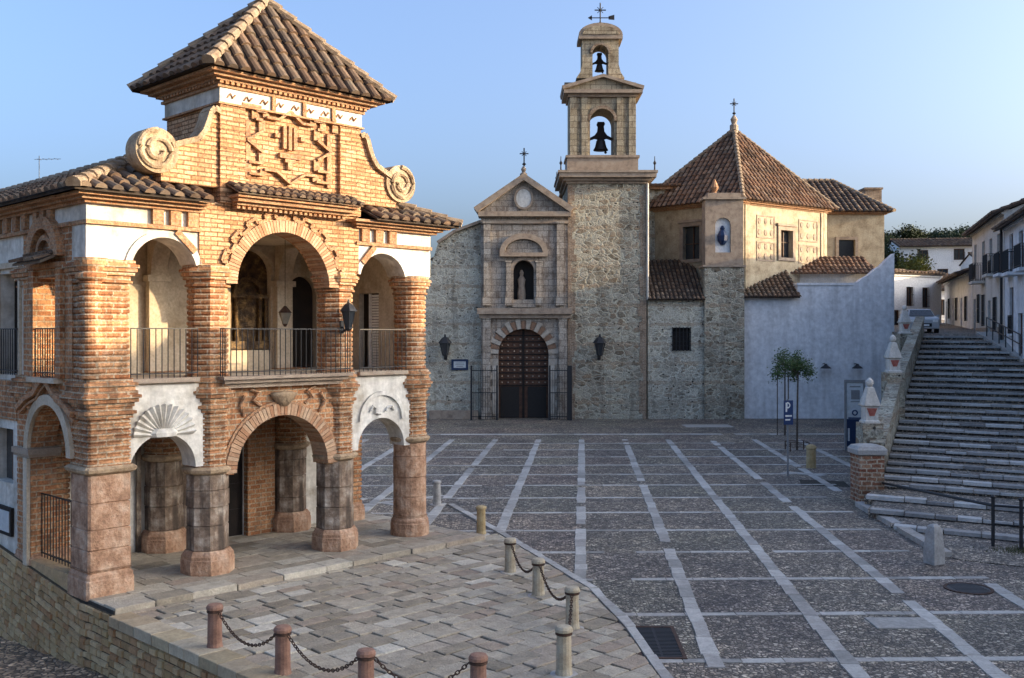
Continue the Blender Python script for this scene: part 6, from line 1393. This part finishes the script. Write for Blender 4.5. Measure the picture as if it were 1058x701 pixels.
# white houses closing the view
house("village_house", "white house with black window grilles on the left of the upper street", (26.6, 72.5), (32.2, 75.5), 7, 3, 9.5,
      [(2.6, 3.3, 7.1, 8.5, 'grille'), (4.3, 5.0, 7.0, 8.5, 'grille'), (1.1, 1.9, 5.4, 6.8), (3.0, 3.7, 5.4, 6.8), (4.4, 5.2, 5.0, 6.9, 'door')], M['limeclean'], 0.4, roof_over=0.25)
house("village_house", "small white house with dark doorway at the end of the upper street", (31.8, 88), (40.5, 88.5), 7, 4, 9.0,
      [(1.2, 2.2, 6.3, 8.2, 'door'), (3.4, 4.3, 6.7, 8.1), (5.6, 6.5, 6.7, 8.1), (7.2, 8.0, 6.3, 8.2, 'door')], M['limeclean'], 1.0)
house("village_house", "small white stepped house with a green-shuttered window below the long hillside house", (37, 101), (45.5, 103), 7, 4, 10.9,
      [(2.0, 3.2, 8.6, 10.4), (5.0, 6.2, 9.0, 10.4)], M['limeclean'], 0.7)
house("village_house", "long white house with small windows on the hillside below the trees", (45, 117), (57.2, 115), 8, 6, 15.3,
      [(2.0, 3.2, 13.6, 14.8), (6.0, 7.2, 13.6, 14.9), (9.6, 10.8, 13.6, 15.0), (4.2, 5.4, 10.8, 12.6)], M['limeclean'], 1.0)
house("village_house", "white block house on the hillside right of the yellow-green tree, with a blank lower front", (50.3, 108.5), (56.5, 108), 5, 5, 13.0, [(2.0, 2.9, 11.0, 12.2)], M['limeclean'], 0.9)
# unseen house row added beyond the right edge to keep the square in shade
house("shade_house", "white townhouse out of view beyond the foot of the stairs, added to shade the square", (25.5, 35.5), (29.0, 20.0), 9, -0.2, 10.6,
      [(1.5, 2.7, 1.0, 3.2), (5.0, 6.4, 0.1, 3.0, 'door'), (9.0, 10.2, 1.0, 3.2), (12.5, 13.7, 1.0, 3.2), (2.0, 3.1, 5.4, 7.6, 'balcony'), (7.0, 8.1, 5.4, 7.6, 'balcony'), (12.0, 13.1, 5.4, 7.6, 'balcony')], M['lime_warm'], 1.5, 0.9)
house("shade_house", "pale townhouse out of view at the near side, added to shade the square", (29.1, 19.5), (31.0, 0.0), 9, -0.2, 11.5,
      [(1.5, 2.7, 1.0, 3.2), (5.0, 6.4, 0.1, 3.0, 'door'), (9.0, 10.2, 1.0, 3.2), (14.5, 15.7, 1.0, 3.2), (2.0, 3.1, 5.4, 7.6, 'balcony'), (7.0, 8.1, 5.4, 7.6, 'balcony'), (14.0, 15.1, 5.4, 7.6, 'balcony')], M['lime'], 1.5, 0.9)

# ------------------------------------------------------------------ parked car seen from the front
def car(loc, rz, label):
    e = empty("parked_car", label, "car", loc, rz)
    mb = MB(); half = [(-2.0, 0.3), (-2.0, 0.85), (-1.85, 0.95), (-1.0, 1.02), (1.6, 1.02), (1.95, 0.9), (2.0, 0.6), (1.98, 0.3)]
    prof = [(0.80, 0)] ; mb.prism(half, -0.82, 0.82, 'yz'); mb.build("body", M['carpaint'], e, bevel=0.06)
    mb = MB(); mb.add([(-0.76, -0.95, 1.021), (0.76, -0.95, 1.021), (0.76, 1.7, 1.021), (-0.76, 1.7, 1.021), (-0.6, -0.3, 1.46), (0.6, -0.3, 1.46), (0.6, 1.2, 1.48), (-0.6, 1.2, 1.48)], [(0, 3, 2, 1), (4, 5, 6, 7), (0, 1, 5, 4), (1, 2, 6, 5), (2, 3, 7, 6), (3, 0, 4, 7)])
    mb.build("cabin", M['carpaint'], e, bevel=0.05)
    mb = MB(); mb.add([(-0.68, -0.93, 1.06), (0.68, -0.93, 1.06), (0.56, -0.39, 1.42), (-0.56, -0.39, 1.42)], [(0, 1, 2, 3)]); mb.v = [(x, y - 0.03, z) for x, y, z in mb.v]; mb.add([(x, y + 0.02, z - 0.01) for x, y, z in mb.v[:4]], [(3, 2, 1, 0)]); mb.build("windscreen", M['glass'], e)
    for s_ in (-1, 1):
        mb = MB(); mb.add([(s_ * 0.765, -0.75, 1.07), (s_ * 0.765, 1.5, 1.07), (s_ * 0.64, 1.1, 1.4), (s_ * 0.64, -0.25, 1.4), (s_ * 0.745, -0.75, 1.07), (s_ * 0.745, 1.5, 1.07), (s_ * 0.62, 1.1, 1.4), (s_ * 0.62, -0.25, 1.4)], [(0, 1, 2, 3), (4, 7, 6, 5), (0, 4, 5, 1), (1, 5, 6, 2), (2, 6, 7, 3), (3, 7, 4, 0)]); mb.build("side_window", M['glass'], e)
        a, b = sorted((s_ * 0.72, s_ * 0.45)); mb = MB(); mb.box(a, b, -2.03, -1.98, 0.68, 0.82); mb.build("headlight", M['white_paint'], e)
        a, b = sorted((s_ * 0.83, s_ * 1.0)); mb = MB(); mb.box(a, b, -0.8, -0.65, 1.0, 1.13); mb.build("mirror", M['carpaint'], e)
        for y in (-1.3, 1.25):
            mb = MB(); mb.prism([(y + 0.31 * c_[0], 0.31 + 0.31 * c_[1]) for c_ in circ(20)], min(s_ * 0.66, s_ * 0.84), max(s_ * 0.66, s_ * 0.84), 'yz'); w_ = mb.build("wheel", M['tyre'], e)
            mb = MB(); mb.prism([(y + 0.18 * c_[0], 0.31 + 0.18 * c_[1]) for c_ in circ(14)], min(s_ * 0.842, s_ * 0.855), max(s_ * 0.842, s_ * 0.855), 'yz'); mb.build("rim", M['grey'], w_)
    mb = MB(); mb.box(-0.4, 0.4, -2.02, -1.99, 0.42, 0.62); mb.build("grille", M['dark'], e)
    mb = MB(); mb.box(-0.26, 0.26, -2.045, -2.021, 0.46, 0.56); mb.build("number_plate", M['white_paint'], e)
car((X(951, 59), 59.2, 5.03), R(-14), "silver hatchback parked at the top of the stairs")

# ------------------------------------------------------------------ trees on the hill
def tree_mesh(seed, h, r, n, leaf, size):
    mb = MB(); q = random.Random(seed); mb.tube([(0, 0, -0.5), (q.uniform(-0.2, 0.2), 0, h * 0.4), (q.uniform(-0.3, 0.3), 0, h * 0.75)], [0.28, 0.2, 0.07], 7)
    for k in range(6):
        a = k * 1.05 + q.uniform(-0.3, 0.3); z0 = h * q.uniform(0.35, 0.55)
        mb.tube([(0, 0, z0), (r * 0.4 * math.cos(a), r * 0.4 * math.sin(a), z0 + h * 0.12), (r * 0.75 * math.cos(a), r * 0.75 * math.sin(a), z0 + h * 0.2)], [0.12, 0.07, 0.02], 5)
    c_ = MB(); crown(c_, (0, 0, h * 0.68), r, n, size, 0.72, seed); return mb, c_
protos = []
def hill_tree(x, y, s_, kind, label, group):
    z = hill_z(x, y) - 0.3
    if kind not in [p[0] for p in protos]:
        seed, h, r, n, leaf, size = {'pine': (11, 6.5, 3.2, 2600, 'leaf_dark', 0.24), 'oak': (12, 5.5, 3.0, 2600, 'leaf_dark', 0.22), 'yellow': (13, 6.3, 1.9, 2600, 'leaf_yellow', 0.15)}[kind]
        t, c_ = tree_mesh(seed, h, r, n, leaf, size); e = empty("hill_tree", label, "tree", (x, y, z), rnd.uniform(0, 6), group)
        a = t.build("trunk", M['bark'], e); b = c_.build("crown", M[leaf], e); protos.append((kind, a, b))
    else:
        k, a0, b0 = [p for p in protos if p[0] == kind][0]; e = empty("hill_tree", label, "tree", (x, y, z), rnd.uniform(0, 6), group)
        for o in (a0, b0): c2 = o.copy(); C.objects.link(c2); c2.parent = e
    e.scale = (s_, s_, s_ * rnd.uniform(0.85, 1.1))
hill_tree(X(944, 104), 104, 0.95, 'yellow', "yellow-green tree on the slope behind the sacristy", None)
hill_tree(X(927, 116), 116, 0.8, 'oak', "dark bushy tree left of the yellow-green one behind the sacristy", None)
hill_tree(X(921, 122), 122, 0.85, 'oak', "dark tree half hidden behind the corner of the sacristy", None)
hill_tree(X(960, 150), 150, 0.6, 'oak', "dark tree just behind and right of the yellow-green tree", None)
n = 26
for i in range(n):
    px = 912 + (1048 - 912) * i / (n - 1) + rnd.uniform(-2, 2); Yv = 225 + rnd.uniform(-20, 40)
    hill_tree(X(px, Yv), Yv, rnd.uniform(0.85, 1.25), 'pine' if i % 2 else 'oak', "one of the dark trees along the hilltop skyline beyond the white houses", "dark trees along the hilltop")
